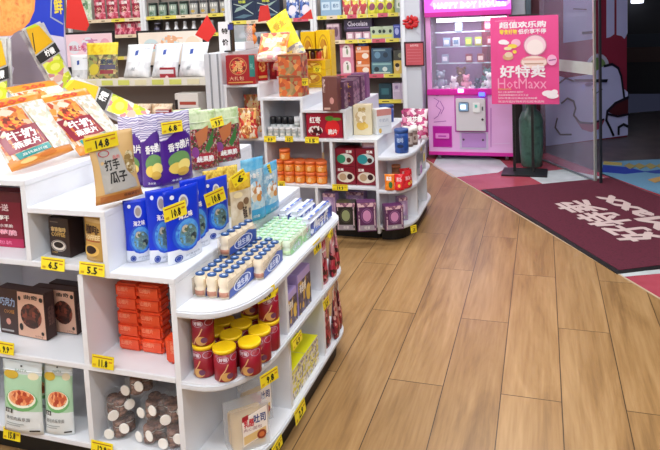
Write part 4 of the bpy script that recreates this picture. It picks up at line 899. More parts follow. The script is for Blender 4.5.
# rounded end: crisps canisters
g = 'crisps canisters with yellow lids'
cs = [('crisps canister underneath the stacked one by the post', -1.045, 1.745, 0), ('crisps canister stacked on another by the post', -1.045, 1.747, .1045), ('crisps canister second from the post in the front arc', -.968, 1.738, 0), ('crisps canister third in the front arc, its label facing out', -.905, 1.790, 0),
      ('crisps canister fourth in the arc, near the curved edge', -.905, 1.868, 0), ('crisps canister at the aisle end of the arc', -.905, 1.945, 0), ('crisps canister behind the second one', -.985, 1.818, 0), ('crisps canister in the second row beside the stacked pair', -1.054, 1.824, 0),
      ('crisps canister in the middle of the crowd', -.985, 1.895, 0), ('crisps canister behind the crowd near the block', -1.054, 1.902, 0), ('crisps canister in the rear near the side divider', -.985, 1.975, 0),
      ('crisps canister stacked at the rear beneath the shelf', -.985, 1.977, .1045), ('crisps canister stacked at the rear corner', -.905, 1.947+.001, .1045)]
for i, (l, x, y, z) in enumerate(cs): put(canp, l, (x, y, LM+z), rz=.25+.3*((i*7) % 5-2)*.5, scale=(1.06, 1.06, .99), group=g)
g = 'boxed toast on the lowest rounded shelf'
put(bread, 'clear box of toast with a printed label, in front on the lowest rounded shelf', (-.925, 1.80, LB), rz=.80, scale=(1.12, .8, 1.15), group=g)
put(bread, 'clear box of toast behind the labelled one by the side divider', (-.955, 1.93, LB), rz=.95, scale=(.95, .5, 1.12), group=g)
# side compartments facing the aisle
R90 = PI/2
g = 'lilac seaweed cartons facing the aisle'
put(lilacbox, 'lilac seaweed carton closest to the rounded end, lower of the two', (-.888, 2.115, LM), rz=R90, scale=(.68, 1.0, 1.22), group=g)
put(lilacbox, 'lilac seaweed carton further along, standing taller', (-.888, 2.25, LM), rz=R90, scale=(.9, 1.0, 1.5), group=g)
g = 'yellow topped drink cartons facing the aisle'
put(yelbox, 'yellow topped drink carton nearer the rounded end on the lowest shelf', (-.888, 2.143, LB), rz=R90, scale=(.93, 1.35, .67), group=g)
put(yelbox, 'yellow topped drink carton further along the lowest shelf', (-.888, 2.296, LB), rz=R90, scale=(.93, 1.35, .665), group=g)
pinkp = pouch('pink_sweets_pouch', .10, .18, .05, [(.55, mottle(['#a8203c', '#c24a5a', '#3a1a1c', '#d98a94'], 60, .3)), (1, mottle(['#e0b4bc', '#d8909c', '#f0dce0'], 40, .3))], [('T', '草莓糖', .1, .78, .9, .92, mat('#c02a4a', .4)), ('l', [(.2, .1), (.4, .5), (.3, .7)], .008, mat('#8a1020', .4)), ('r', .1, .70, .9, .73, TXW)])
crun = pouch('crimson_nut_pouch', .10, .19, .05, [(.8, mottle(['#7a1c2c', '#a83a44', '#4a1418', '#d0a09a', '#8c2434'], 75, .3)), (1, mottle(['#e0d4cc', '#b85a4a', '#e8e0d4'], 50, .3))], [('T', '果仁', .3, .84, .7, .96, mat('#a02a2a', .4))])
g = 'pink sweets pouches in the far rounded end'
for i, (x, y) in enumerate([(-.90, 2.50), (-.888, 2.60), (-.905, 2.69)]):
    put(pinkp, f'pink sweets pouch, {ORD[i]} from the divider in the far rounded end', (x, y, LM), rz=R90-.05+.28*i, scale=(.88, .8, 1.08), group=g)
g = 'crimson nut pouches in the far rounded end'
for i, (x, y) in enumerate([(-.90, 2.50), (-.888, 2.60), (-.905, 2.69)]):
    put(crun, f'crimson nut pouch, {ORD[i]} from the divider on the lowest far shelf', (x, y, LB), rz=R90-.05+.28*i, scale=(.88, .8, 1.15), group=g)
# price tags of the near gondola
fY = N_Y0-.001
for txt, where, x, y, w in (('6.5', 'under the dark coffee carton', 53, 264, .095), ('5.5', 'under the golden coffee pouch', 92, 269, .098), ('9.9', 'under the cookie cartons', 6, 348, .07), ('11.8', 'under the orange snack packs', 103, 362, .085), ('15.8', 'under the pasta pouches', 12, 434, .075), ('12.8', 'under the cookie tubs', 102, 448, .085)):
    tag_px(txt, where, x, y, Y=fY, w=w, h=.042, rx=-.12, seed=int(x), ry=.03)
def side_tag(txt, where, px_, x_, zc, w=.08, h=.04, rz=R90, rx=-.1):
    """tag clipped to the low tier's edge"""
    p = atz(*px_, zc); price_tag(txt, where, (p.x+.004, p.y, zc), rz, w, h, rx, 0, int(px_[0]))
side_tag('8.8', 'on the curved edge under the yogurt packs', (265, 294), 0, .60, rz=1.15)
side_tag('9.8', 'on the curved edge under the crisps canisters', (268, 377), 0, .363, rz=1.2)
side_tag('4.5', 'on the low tier edge above the lilac cartons', (296, 262), 0, .607, w=.11, h=.02)
side_tag('14', 'on the low tier edge beside the green packs', (316, 246), 0, .598, w=.085, h=.045)
side_tag('7.9', 'on the low tier edge beside the milk packs', (330, 234), 0, .607, w=.07, h=.03, rz=1.7)
side_tag('6.9', 'on the middle edge below the lilac cartons', (296, 340), 0, .365, w=.09, h=.035)
side_tag('5.9', 'on the middle edge below the pink sweets', (325, 303), 0, .370, w=.07, h=.035)
side_tag('3.9', 'on the lowest edge below the toast boxes', (276, 446), 0, .088, w=.08, h=.035)
side_tag('2.9', 'on the lowest edge by the yellow topped cartons', (299, 411), 0, .085, w=.10, h=.05)
# tags stuck on pouches
def stuck(txt, where, x, y, Y, rz, w=.075, h=.045, ry=0, rx=0, seed=0):
    p = aty(x, y, Y); price_tag(txt, where, tuple(p), rz, w, h, rx, ry, seed, 'goods_price_tag')
stuck('14.8', 'stuck on the sunflower seed pouch', 101, 142, 1.735, .95, .11, .048, seed=1, ry=-.10)
stuck('6.8', 'stuck on the frontmost purple pouch', 172, 127, 2.03, .7, .075, .042, ry=-.05)
stuck('9.9', 'stuck on the vegetable crisps pouch', 217, 122, 2.26, .6, .05, .04, ry=-.2, seed=2)
stuck('10.8', 'stuck on the fully visible blue pouch', 175, 211, 1.80, 1.1, .085, .05, ry=-.1, seed=2)
stuck('10.8', 'stuck on the blue pouch beside the mushrooms', 215, 197, 1.995, 1.0, .08, .05, ry=-.2, seed=1)
stuck('6', 'stuck on the gold topped mushroom pouch', 239, 178, 2.07, 1.0, .06, .045, ry=-.4, seed=0)
stuck('5', 'stuck on the last light blue pouch', 267, 170, 2.38, 1.1, .04, .04, ry=-.2, seed=1)
# clear price holders on the riser beside the seed pouch
# ================================================================ GOODS ON THE CENTRE GONDOLA
K5, K4, K3, K2, KL, C1, C2, C3, CM, CB = 1.0715, .9765, .8915, .6915, .5765, .6915, .3665, .1115, .3515, .1065
def px_put(proto, label, pl, pr, z, w0, h0, top=None, h=None, group=None, d=None, Y=None):
    return put_px(proto, label, pl, pr, z, w0, h=h, h0=h0, top=top, group=group, d=d)
gift = carton('red_gift_tin', .22, .22, .10, mat('#a0141c', .3), [('o', .42, .62, .30, .30, .08, mat('#c9925a', .35)), ('e', .42, .62, .25, .26, mottle(['#c02a24', '#e0503a', '#d9a05a', '#7a1014'], 60, .3)), ('t', '福', .3, .45, .56, .8, mat('#e8b878', .3)), ('r', .05, .05, .9, .1, mat('#c98a4a', .4)), ('t', '大礼包', .1, .14, .6, .28, mat('#f0c9a0', .4)), ('r', .80, .25, .99, .98, mat('#2f7a72', .35)), ('t', '礼', .83, .5, .96, .7, mat('#9ad0c0', .4))], cat='gift box')
px_put(gift, 'red gift box with gold roundel and teal band on the highest step', (227, 85), (256, 84), K5, .22, .22, top=(240, 55), d=.8)
gift2 = carton('red_gold_gift_box', .12, .21, .10, mat('#b51a1e', .3), [('e', .5, .6, .35, .25, mottle(['#d9a05a', '#c22a24', '#f0c070'], 60, .3)), ('r', .1, .1, .9, .2, mat('#e0b060', .4)), ('t', '喜', .3, .7, .7, .95, mat('#f0c070', .4))], cat='gift box')
px_put(gift2, 'red and gold gift box beside the larger red one', (258, 81), (268, 80), K5, .12, .21, top=(261, 56), d=1.2)
dred = carton('deep_red_gift_box', .12, .18, .10, mat('#7a0c18', .3), [('r', .3, .2, .7, .8, mat('#a81c28', .35)), ('t', '福', .35, .4, .65, .6, mat('#d99a5a', .4))], cat='gift box')
g = 'deep red boxes on the highest step'
px_put(dred, 'deep red gift box behind the candy packs on the highest step', (270, 79.5), (277, 79), K5, .12, .18, top=(270, 60), d=.9, group=g)
# patterned boxes on the second step: two stacks of two
pat = carton('orange_floral_box', .14, .12, .12, mottle(['#b5502e', '#a8895c', '#c9622e', '#8f7a4c', '#d98a4a', '#9c3a24'], 38, .35), [('r', .05, .9, .95, .98, mat('#8c4a2c', .4))])
g = 'orange floral boxes stacked on the second step'
p_ = atz(289, 98, K4)
for l, dx, dy, lev in (('orange floral box at the bottom of the stack on the second step', 0, 0, 0), ('orange floral box on top of the stack on the second step', -.005, .01, 1)):
    put(pat, l, (p_.x-.015+dx, 4.14+dy, K4+lev*.1475), scale=(1.22, 1.2, 1.22), group=g)
cr = carton('red_snack_carton', .10, .14, .12, mat('#b01824', .35), [('e', .5, .5, .4, .3, mat('#d9603a', .4)), ('t', '年货', .2, .7, .8, .9, mat('#f0c070', .4))])
g = 'red snack cartons behind the floral boxes'
put(cr, 'red snack carton behind the gift boxes, short one', (-1.955, 4.66, K5), group=g, scale=(1, 1, 1.2))
put(cr, 'red snack carton behind the floral boxes at the riser', (-1.81, 4.50, K4), group=g, scale=(1, 1, 1.7))
# candy bags above
candy = pouch('orange_candy_bag', .22, .24, .06, [(.25, mottle(['#f2e2d0', '#e9a0a0', '#f0d0b0', '#e8e0d8'], 40, .3)), (1, mottle(['#e8722c', '#f2a04a', '#f6c890', '#d94f2a', '#f4b86a'], 32, .3))], [('e', .4, .55, .25, .18, mat('#f4c9a0', .3)), ('T', '橙子糖', .2, .6, .8, .78, mat('#fbe9d0', .4)), ('e', .3, .35, .12, .08, mat('#d93a24', .4)), ('e', .7, .3, .14, .1, mat('#e8b0c0', .4))])
g = 'orange candy bags on top of the centre gondola'
put_lean(candy, 'orange candy bag leaning in front on the highest step', aty(256, 61, 4.27), aty(286, 59, 4.27), aty(255, 35, 4.40), .22, .24, g)
put_lean(candy, 'orange candy bag slumped below the yellow packet', aty(264, 70, 4.46), aty(292, 70, 4.46), aty(262, 44, 4.50), .22, .24, g)
yb = pouch('long_yellow_packet', .16, .42, .05, [(.25, mottle(['#e8e0c8', '#9aa0a8', '#f0e070', '#c9c4b0'], 45, .3)), (1, mottle(['#f0dc1c', '#f6ea4a', '#e2c818'], 22, .25, 'noise'))], [('T', '香蕉', .2, .7, .8, .86, mat('#c9a018', .4)), ('e', .3, .55, .15, .05, mat('#e8f0e0', .4))])
put_lean(yb, 'long yellow packet lying slanted over the orange candy bags', aty(286, 66, 4.42), aty(306, 52, 4.42), aty(258, 30, 4.55), .16, .42)
# yellow boxes with hamper
yel = carton('yellow_gift_carton', .14, .16, .14, mat('#e8c010', .35), [('e', .5, .55, .3, .3, mottle(['#c9902a', '#f4dc6a', '#b8701c'], 40, .4)), ('o', .5, .55, .4, .38, .1, mat('#c99a1c', .4)), ('r', .1, .06, .9, .14, mat('#c9a020', .4))])
g = 'yellow gift cartons piled behind the floral boxes'
ys = [('wide yellow gift carton at the bottom behind the floral stack', -1.715, 4.70, K4, 2.0, .85), ('wide yellow gift carton carrying the black hamper', -1.715, 4.71, K4+.1375, 1.9, .45), ('tall yellow gift carton at the brown carton side of the hamper', -1.655, 4.86, K4, .95, 2.75),
      ('tall yellow gift carton behind the hamper at the floral box side', -1.785, 4.86, K4, .95, 2.7)]
for l, x, y, z, sx, sz in ys: put(yel, l, (x, y, z), scale=(sx*.9, .9, sz), group=g)
t = thing('snack_hamper', 'black handled hamper with red jars resting on a yellow gift carton', 'hamper', (-1.70, 4.69, K4+.2105))
k = MB(); k.bbox(-.075, .075, 0, .09, 0, .012, mat('#f0a060', .4), .003); k.build('tray', t)
k = MB(); k.bbox(-.072, .072, .0, .09, .075, .088, mat('#1c1416', .3), .003); k.build('lid_strip', t)
for i, c_ in enumerate(('#8a1c1c', '#4a2018', '#c03a24')):
    k = MB(); k.lathe([(.02, 0), (.022, .01), (.022, .05), (.017, .06)], mat(c_, .3), -.05+.05*i, .04, .0125, 12); k.build('jar', t)
# brown and purple cartons on the third step
brn = carton('brown_biscuit_carton', .14, .20, .10, mat('#6e403a', .4), [('e', .62, .3, .14, .1, mat('#c9908a', .4)), ('T', '饼干', .06, .55, .22, .95, mat('#d9c0b8', .4)), ('r', .1, .04, .5, .1, mat('#c9a89a', .4)), ('r', .45, .2, .47, .9, mat('#7f5048', .4))])
px_put(brn, 'brown biscuit carton at the front of the third step', (323, 111), (338, 111), K3, .14, .20, top=(330, 77), d=1.0)
dpur = carton('dark_purple_carton', .12, .21, .10, mat('#5c3a54', .35), side=[('r', .05, .05, .95, .95, mottle(['#5a3450', '#8a6a7c', '#4a2a48', '#7a5068', '#a88a90'], 50, .4))], front=[('T', '茶', .3, .7, .6, .92, mat('#d9a83a', .4)), ('e', .5, .35, .3, .2, mottle(['#5a2a4a', '#8a5a6a', '#3a1830', '#a87a5a'], 60, .4)), ('r', .2, .75, .8, .78, mat('#c9a040', .4))])
g = 'purple cartons lined up along the third step'
for i, (l, x, y, s_) in enumerate((('dark purple carton with gold lettering next to the brown carton', -1.345+.055, 4.125, .95), ('dark purple carton second along the third step edge', -1.345+.06, 4.26, .92), ('dark purple carton third along the third step edge', -1.32, 4.395, .92), ('dark purple carton at the far end of the third step', -1.32, 4.54, .95))):
    put(dpur, l, (x-.02*(i == 0), y, K3), scale=(.62 if i < 2 else .9, .95, .93*s_), group=g)
lav = carton('mauve_portrait_carton', .13, .2, .1, mat('#7c4c78', .35), [('e', .5, .6, .25, .22, mat('#e8c0a8', .4)), ('e', .5, .75, .28, .14, mat('#2a1a28', .4)), ('r', .1, .1, .9, .25, mat('#a86a9c', .4))])
put(lav, 'mauve carton printed with a face, behind the purple ones', (-1.33, 4.70, K3), scale=(.9, 1, .95))
# lowest block: cream and pink white cartons
crm = carton('cream_biscuit_carton', .125, .18, .10, mat('#dccfae', .4), [('e', .45, .32, .28, .16, mat('#d9b04a', .4)), ('e', .4, .6, .3, .2, mottle(['#e8dcc0', '#c9b084', '#f0e6d0'], 40, .4)), ('T', '曲奇', .3, .78, .7, .92, mat('#b89a4a', .4)), ('e', .7, .3, .12, .08, mat('#e0c060', .4))])
px_put(crm, 'cream biscuit carton on the lowest block of the centre gondola', (354, 135), (372, 135), K2, .125, .18, top=(363, 105), d=.8)
pnk = carton('pink_and_white_carton', .125, .16, .10, mat('#dcdfe2', .4), [('r', 0, .74, 1, 1, mat('#c98a84', .4)), ('T', '牛奶片', .15, .48, .8, .62, mat('#b8c0cc', .4)), ('e', .2, .15, .1, .1, mat('#d9b45a', .4)), ('r', .1, .3, .8, .33, mat('#c4cad2', .4))])
px_put(pnk, 'pink and white carton beside the cream biscuit carton', (377.5, 135), (392, 133), K2, .125, .16, top=(383, 109), d=.8)
# top of the low round tier
bcan = can('blue_coffee_can', .042, .145, mottle(['#1c3a78', '#24509c', '#16306a'], 14, .3, 'noise'), mat('#2a4c8c', .3), [('r', .2, .2, .8, .75, mat('#224a94', .3)), ('T', '咖啡', .35, .45, .65, .65, mat('#a8bce0', .4)), ('e', .5, .3, .15, .08, mat('#16284f', .4))], cat='can', lid_h=.15)
p_ = atz(401, 153, KL); put(bcan, 'blue lidded can on the rounded top shelf of the centre gondola', (p_.x, p_.y+.03, KL), scale=(1.12, 1.12, 1.12))
put(bcan, 'squat blue can at the rear of the lowest block, behind the cartons', (-1.155, 4.84, K2), scale=(1.3, 1.3, .9))
jar2 = can('white_lidded_jar', .024, .11, mat('#6a5048', .35), mat('#e0dcd8', .35), [('r', .1, .15, .9, .6, mat('#b8a8a0', .4)), ('T', '酱', .4, .3, .6, .5, mat('#5a3a30', .4))], cat='jar', lid_h=.2)
g = 'small jars beside the blue can'
for i, (x, y) in enumerate([(-.905, 4.46), (-.885, 4.53), (-.95, 4.55), (-.90, 4.60)]): put(jar2, f'small white lidded jar, {ORD[i]} behind the blue can', (x, y, KL), rz=.4*i, scale=(1, 1, 1.15), group=g)
pkb = pouch('pink_sweet_bag', .20, .16, .06, [(1, mottle(['#c0447c', '#e8d4dc', '#d98aa8', '#8a2a54', '#f0e6ea', '#b03468'], 36, .25))], [('T', '棉花糖', .2, .5, .8, .75, TXW), ('l', [(.1, .3), (.4, .2), (.9, .4)], .006, mat('#7a1c44', .4))])
g = 'pink sweet bags heaped at the far end of the low tier'
for i, (x, y, z, rx, rz) in enumerate([(-.93, 4.80, KL, -.15, .1), (-.94, 4.88, KL, -.1, -.1), (-.91, 4.70, KL, -.2, .3)]):
    put(pkb, f'glossy pink sweet bag, {["middle", "rear", "nearest"][i]} one in the heap beyond the jars', (x, y, z+.008), rx=rx, rz=rz, scale=(1.0, .8, 1.25 if i < 2 else .8), group=g)
# coloured leaflets clipped on the side of the low tier
for i, (px_, y_, c_, w_) in enumerate((((421, 146), 4.47, '#e8e070', 'yellow'), ((421, 168), 4.5, '#c98ad8', 'violet'), ((424, 156), 4.62, '#e8d84a', 'golden'))):
    p = atx(*px_, -.848); t = thing('hanging_leaflet', f'small {w_} printed leaflet hanging on the side of the low tier', 'leaflet', (-.848, p.y, p.z), R90)
    k = MB(); k.box(-.04, .04, -.001, .0, -.05, .05, mat('#e4dfe6', .4)); s_ = k.build('sheet', t); k = MB(); k.box(-.028, .028, -.002, -.001, -.035, .02, mat(c_, .4)); k.build('picture', s_)
# cells, upper row
bagr = pouch('red_assorted_bag', .2, .20, .08, [(1, mottle(['#c0282c', '#e8b06a', '#d9503a', '#a8703a', '#e8d8c0'], 40, .3))], [('T', '年货', .2, .6, .7, .85, mat('#f0d090', .4)), ('e', .5, .3, .35, .15, mottle(['#c98a4a', '#f0d8a0', '#a8502c'], 60, .3))])
px_put(bagr, 'red and cream assorted sweets bag in the upper cell by the spine', (239, 138), (258, 138), C1, .2, .20, top=(248, 108), d=.8)
put(bagr, 'red assorted sweets bag lying behind under the highest step', (-2.03, 4.33, C1), scale=(.9, .8, 1.4))
jb = can('black_capped_bottle', .021, .10, mat('#c8ccd0', .3), mat('#1c1c22', .35), [('r', .1, .1, .9, .55, mat('#e6eae8', .4)), ('r', .3, .2, .7, .4, mat('#7f9aa8', .4))], cat='bottle', lid_h=.38)
wb = can('white_capped_bottle', .021, .10, mat('#d3d6d4', .3), mat('#e6e6e8', .35), [('r', .1, .1, .9, .6, mat('#a8aca8', .4)), ('r', .3, .2, .7, .4, mat('#e0d8d0', .4))], cat='bottle', lid_h=.3)
g = 'small bottles in the upper middle cell'
for i in range(6):
    for r_ in range(2):
        bk = i < 4 and r_ == 1; pr_ = jb if bk else wb
        put(pr_, f'{"black" if bk else "white"} capped bottle, {ORD[i]} along, {"front" if r_ == 0 else "back"} row of the upper cell', (-1.835+i*.046, 4.15+r_*.055, C1+(.0 if r_ == 0 else .0)), scale=(1, 1, .7 if r_ == 0 else 1.35), group=g)
apple = carton('red_apple_snack_carton', .27, .155, .09, mat('#a01430', .3), [('e', .72, .40, .2, .34, mat('#d9262a', .3)), ('e', .65, .78, .12, .1, mat('#4f8a2c', .4)), ('e', .85, .75, .12, .06, mat('#6aa03a', .4)), ('T', '红枣', .1, .6, .4, .85, TXW), ('e', .25, .3, .2, .2, mottle(['#3a1418', '#e8e0dc', '#7a1c24'], 60, .3)), ('T', '脆片', .6, .15, .85, .35, TXW)])
px_put(apple, 'red carton printed with a shiny apple in the upper right cell', (307, 138), (343, 138), C1, .27, .155, top=(325, 113), d=.9)
# middle row: orange jars and red cartons
ojar = can('orange_fruit_jar', .038, .078, mottle(['#d9681c', '#e8842c', '#c9541a'], 30, .25, 'noise'), mat('#e8743a', .35), [('r', .1, .1, .9, .5, mat('#e8903a', .3)), ('e', .5, .35, .12, .2, mat('#f4c080', .3))], cat='jar', lid_h=.3)
g = 'orange fruit jars stacked in the middle cell'
for i in range(5):
    for lev in range(2):
        put(ojar, f'orange fruit jar, {ORD[i]} from the divider on the {["lower", "upper"][lev]} layer', (-1.79+i*.080, 4.16, C2+lev*.079), scale=(1, 1, 1), group=g)
put(ojar, 'orange fruit jar alone on the third layer by the divider', (-1.745, 4.17, C2+.158), group=g)
for i in range(4): put(ojar, f'orange fruit jar in the back row, {ORD[i]} from the divider', (-1.75+i*.080, 4.245, C2+.0), scale=(1, 1, 1.9), group=g)
redg = carton('red_carton_green_oval', .145, .135, .11, mat('#7c1428', .35), [('e', .5, .42, .42, .30, mat('#cfd0c8', .35)), ('e', .30, .42, .22, .24, mat('#2f8a6a', .35)), ('e', .68, .36, .12, .14, mat('#5a2a20', .4)), ('T', '坚果', .55, .75, .85, .9, TXW)])
redt = carton('red_carton_teal_oval', .145, .135, .11, mat('#7c1428', .35), [('e', .5, .42, .42, .30, mat('#c9d4d4', .35)), ('e', .34, .42, .26, .26, mat('#2c8c94', .35)), ('e', .70, .36, .12, .14, mat('#3a1a18', .4)), ('T', '坚果', .55, .75, .85, .9, TXW)])
redc = carton('red_carton_cream_oval', .145, .135, .11, mat('#7c1428', .35), [('e', .5, .42, .44, .30, mat('#dcd3c4', .35)), ('e', .35, .42, .18, .2, mat('#b89a7a', .35)), ('e', .70, .45, .14, .16, mat('#3a1a18', .4)), ('T', '坚果', .1, .75, .4, .9, TXW)])
for pr_, l, x, lev in ((redc, 'red carton with cream oval at the bottom by the divider', -1.291, 0), (redc, 'red carton with cream oval at the bottom by the post', -1.146, 0), (redg, 'red carton with green oval stacked by the divider', -1.291, 1), (redt, 'red carton with teal oval stacked by the post', -1.146, 1)):
    put(pr_, l, (x, 4.145, C2+lev*.1265), scale=(.975, 1, .93), group='red nut cartons in the middle cell')
sm = carton('small_mauve_carton', .10, .04, .08, mat('#a87a9a', .4), [('r', .1, .2, .9, .8, mat('#d9c0d0', .4))]); put(sm, 'small mauve carton lying on the teal oval carton', (-1.125, 4.17, C2+.2535))
# bottom row: purple tins
def gt(nm_, base, mid, cc):
    return carton(nm_, .13, .16, .10, mat(base, .35), [('r', .0, .86, 1, 1, mottle(['#c9a0a8', '#8a5a78', '#e0c0c8'], 50, .35)), ('r', .04, .04, .96, .22, mat('#9c94a0', .4)), ('r', .06, .06, .12, .86, mottle(['#c9b0b8', base], 60, .4)), ('r', .88, .06, .94, .86, mottle(['#c9b0b8', base], 60, .4)), ('e', .5, .55, .22, .2, mat(mid, .35)), ('o', .5, .55, .3, .26, .12, mat(cc, .35)), ('t', '花茶', .35, .08, .65, .18, TXW)])
blk = gt('black_tea_carton', '#22201f', '#8f9a70', '#4a4a44'); prp = gt('purple_tea_carton', '#5a2858', '#c98ab8', '#8a5a90'); lil = gt('lilac_tea_carton', '#a888b8', '#d9c4e0', '#c8b0d4')
g = 'flower tea cartons in the bottom row'
put(lil, 'lilac flower tea carton left end of the bottom row by the low divider', (-1.425, 4.155, C3), scale=(.72, .8, 1.15), group=g)
px_put(blk, 'black flower tea carton next to the lilac one', (337, 231), (356, 231), C3, .13, .16, top=(345, 203), d=.9, group=g)
px_put(prp, 'purple flower tea carton beside the black one', (358, 232), (377, 231), C3, .13, .16, top=(367, 203), d=.9, group=g)
px_put(prp, 'purple flower tea carton in the rounded end below the orange pouches', (386, 231), (404, 229), CB, .13, .16, top=(395, 206), d=.8, group=g)
put(lil, 'lilac flower tea carton tucked behind in the rounded end', (-.918, 4.235, CB), rz=.6, scale=(.5, .6, 1), group=g)
put(lil, 'lilac flower tea carton hidden deeper in the bottom row', (-1.28, 4.30, C3), scale=(1, 1, 1), group=g)
opc = pouch('orange_jelly_pouch', .07, .10, .035, [(1, mottle(['#e8741c', '#f0902c', '#d9581c'], 30, .25, 'noise'))], [('e', .6, .35, .2, .2, mat('#2f6a2c', .4)), ('T', '果冻', .15, .6, .7, .85, TXW)])
rpc = pouch('red_jelly_pouch', .07, .10, .04, [(1, mottle(['#d9202c', '#e83a40', '#c21420'], 30, .22, 'noise'))], [('T', '果冻', .2, .55, .8, .8, mat('#f4c0c0', .4)), ('e', .5, .3, .15, .1, mat('#e8c04a', .4))])
px_put(opc, 'orange jelly pouch on the middle rounded shelf', (385, 190), (395, 190), CM, .07, .10, top=(390, 174), d=1)
g = 'red jelly pouches on the middle rounded shelf'
for i, (a_, b_, tp) in enumerate((((395, 190), (404, 190), (399, 174)), ((403, 189), (411, 186), (406, 173)), ((405, 188), (412, 185), (411, 170)), ((400, 183), (410, 182), (404, 168)))):
    px_put(rpc, f'red jelly pouch, {ORD[i]} beside the orange pouch', a_, b_, CM, .07, .10, top=tp, d=1, group=g)
jr = can('brown_preserve_jar', .03, .12, mat('#8a5a3c', .3), mat('#c98a5a', .35), [('r', .1, .2, .9, .6, mat('#b87a4a', .4))], cat='jar'); put(jr, 'tall brown preserve jar behind the red jelly pouches', (-.98, 4.33, CM))
# side compartments of the centre gondola, facing the aisle
for i, (y, z, c_) in enumerate(((4.47, CM, '#c9b8c8'), (4.60, CM, '#d8c8d0'), (4.47, CB, '#5a4a44'), (4.62, CB, '#6a3a34'), (4.85, CB, '#7a3a3c'))):
    q = carton('aisle_carton', .12, .14, .10, mat(c_, .4), [('r', .15, .3, .85, .8, mat('#e8e0e0' if i % 2 else '#8a6a70', .4))])
    put(q, f'{["pale mauve", "pale pink", "dark brown", "reddish brown", "dull red"][i]} carton facing the aisle on the {"middle" if z == CM else "lowest"} side shelf', (-.90, y, z), rz=R90, scale=(.8, .9, 1))
# on the spine
t = thing('letter_stand', 'white stand with black lettering and dark edge on top of the spine', 'sign stand', (-2.20, 4.25, 1.296))
k = MB(); k.bbox(-.055, .04, 0, .03, 0, .22, mat('#e9e9ea', .4), .003)
paint(k, lambda u, v, e: Vector((-.055+u*.095, -e, v*.22)), [('T', '特', .3, .6, .8, .78, INKB), ('T', '价', .3, .22, .8, .42, INKB)]); k.build('white_panel', t)
k = MB(); k.box(.042, .056, -.01, .035, 0, .21, INKB); k.box(.0, .05, -.03, .0, 0, .01, INKB); k.build('dark_edge', t)
k = MB(); k.box(.03, .07, -.012, -.011, .16, .20, mat('#2a2f80', .4)); k.build('blue_sticker', t)
t = thing('clear_display_tray', 'clear lidded tray on a white base on top of the spine', 'tray', (-2.235, 4.52, 1.2965))
k = MB(); k.bbox(-.062, .062, 0, .16, 0, .06, mat('#dfe2e6', .4), .004); k.build('white_base', t)
k = MB(); k.box(-.058, .058, .01, .15, .0602, .19, glassy('#d0d8dc', .35, .1)); k.box(-.05, .02, .02, .1, .061, .085, mat('#3a6a60', .4)); k.build('clear_cover', t)
t = thing('orange_toy_cat', 'little orange toy cat sitting beside the clear tray', 'toy', (-1.925, 4.585, K5+.30)); t.location = (-2.235, 4.78, 1.2965)
k = MB(); k.bbox(-.03, .03, -.02, .05, 0, .03, mat('#d8d4d0', .4), .003); k.build('pedestal', t)
k = MB(); k.blob((0, 0, .07), (.045, .035, .045), mat('#e8893a', .6)); k.build('toy_body', t)
k = MB(); k.blob((0, -.01, .145), (.042, .035, .036), mat('#e8893a', .6)); k.blob((0, -.04, .135), (.015, .008, .01), mat('#f4e0c0', .6)); k.build('toy_head', t)
for s_ in (-1, 1): k = MB(); k.blob((s_*.028, 0, .18), (.012, .01, .016), mat('#c9682a', .6)); k.build('ear', t)
# tags of the centre gondola
fY = F_Y0-.002
for txt, where, x, y, w in (('9.9', 'under the black capped bottles', 270, 139, .09), ('12', 'under the white capped bottles', 289, 139, .06), ('15', 'under the apple printed carton', 312, 140, .10), ('8.8', 'under the orange fruit jars', 281, 184, .06), ('19.9', 'under the red nut cartons', 340, 187.5, .11), ('6.5', 'under the flower tea cartons', 331, 236, .05)):
    tag_px(txt, where, x, y, Y=fY, w=w, h=.042, rx=-.1, seed=int(x))
side_tag('5.8', 'at the lowest rounded corner of the centre gondola', (413, 229), 0, .085, w=.05, h=.05, rz=.9)
stuck('9.9', 'hung in front of the floral boxes', 304, 82, 4.15, .1, .06, .05, seed=1)
stuck('12.8', 'hung below the hamper on the yellow cartons', 317, 69, 4.55, 0, .06, .05, seed=2)
# ================================================================ GOODS ON THE WALL RACKS
def rowx(proto, n, x0, x1, y, z, lab, group, sx=1, sz=1, jit=0, w0=None, sy=1):
    """n copies between x0 and x1 on a board"""
    for i in range(n):
        x = x0+(x1-x0)*(i+.5)/n
        put(proto, lab.format(ORD[i]), (x, y+random.uniform(-.01, .01)*jit, z+.0015), rz=random.uniform(-.08, .08)*jit, scale=(sx, sy, sz), group=group)
def X_(px_): return aty(px_, 10, Yw).x
def pk(nm_, w, h, cols, art=(), d=.05, zones=None): return pouch(nm_, w, h, d, zones or [(1, mottle(cols, 26, .35))], list(art))
# rack four: beside the column
A1, A2, A3, A4 = 1.535, 1.262, .88, .60
lb = carton('light_blue_box', .12, .2, .12, mat('#8fb0cc', .4), [('r', .1, .3, .9, .7, mat('#c9dcea', .4)), ('T', '纸巾', .25, .4, .75, .6, mat('#5a80a8', .4))])
rowx(lb, 2, X_(320), X_(340), Yw+.03, A1, 'light blue tissue box, {} from the rack upright on the top board', 'light blue boxes', 1, 1.1)
wp = pk('white_red_sachet_box', .1, .16, ['#e8e0b0', '#c9404a', '#f0ece0', '#d9c84a'], [('e', .5, .35, .35, .2, mat('#b02c38', .4)), ('e', .5, .7, .2, .1, mat('#e8d860', .4))])
rowx(wp, 3, X_(341), X_(366), Yw+.06, A1, 'cream and red pouch, {} of three on the top board', 'cream and red pouches', 1, 1.15)
gy = pk('yellow_green_pouch', .11, .17, ['#c9c83a', '#e8e04a', '#6a9a3a', '#d8d890'], [('e', .5, .4, .3, .2, mat('#8a3a5a', .4)), ('T', '梅', .3, .65, .7, .85, TXW)])
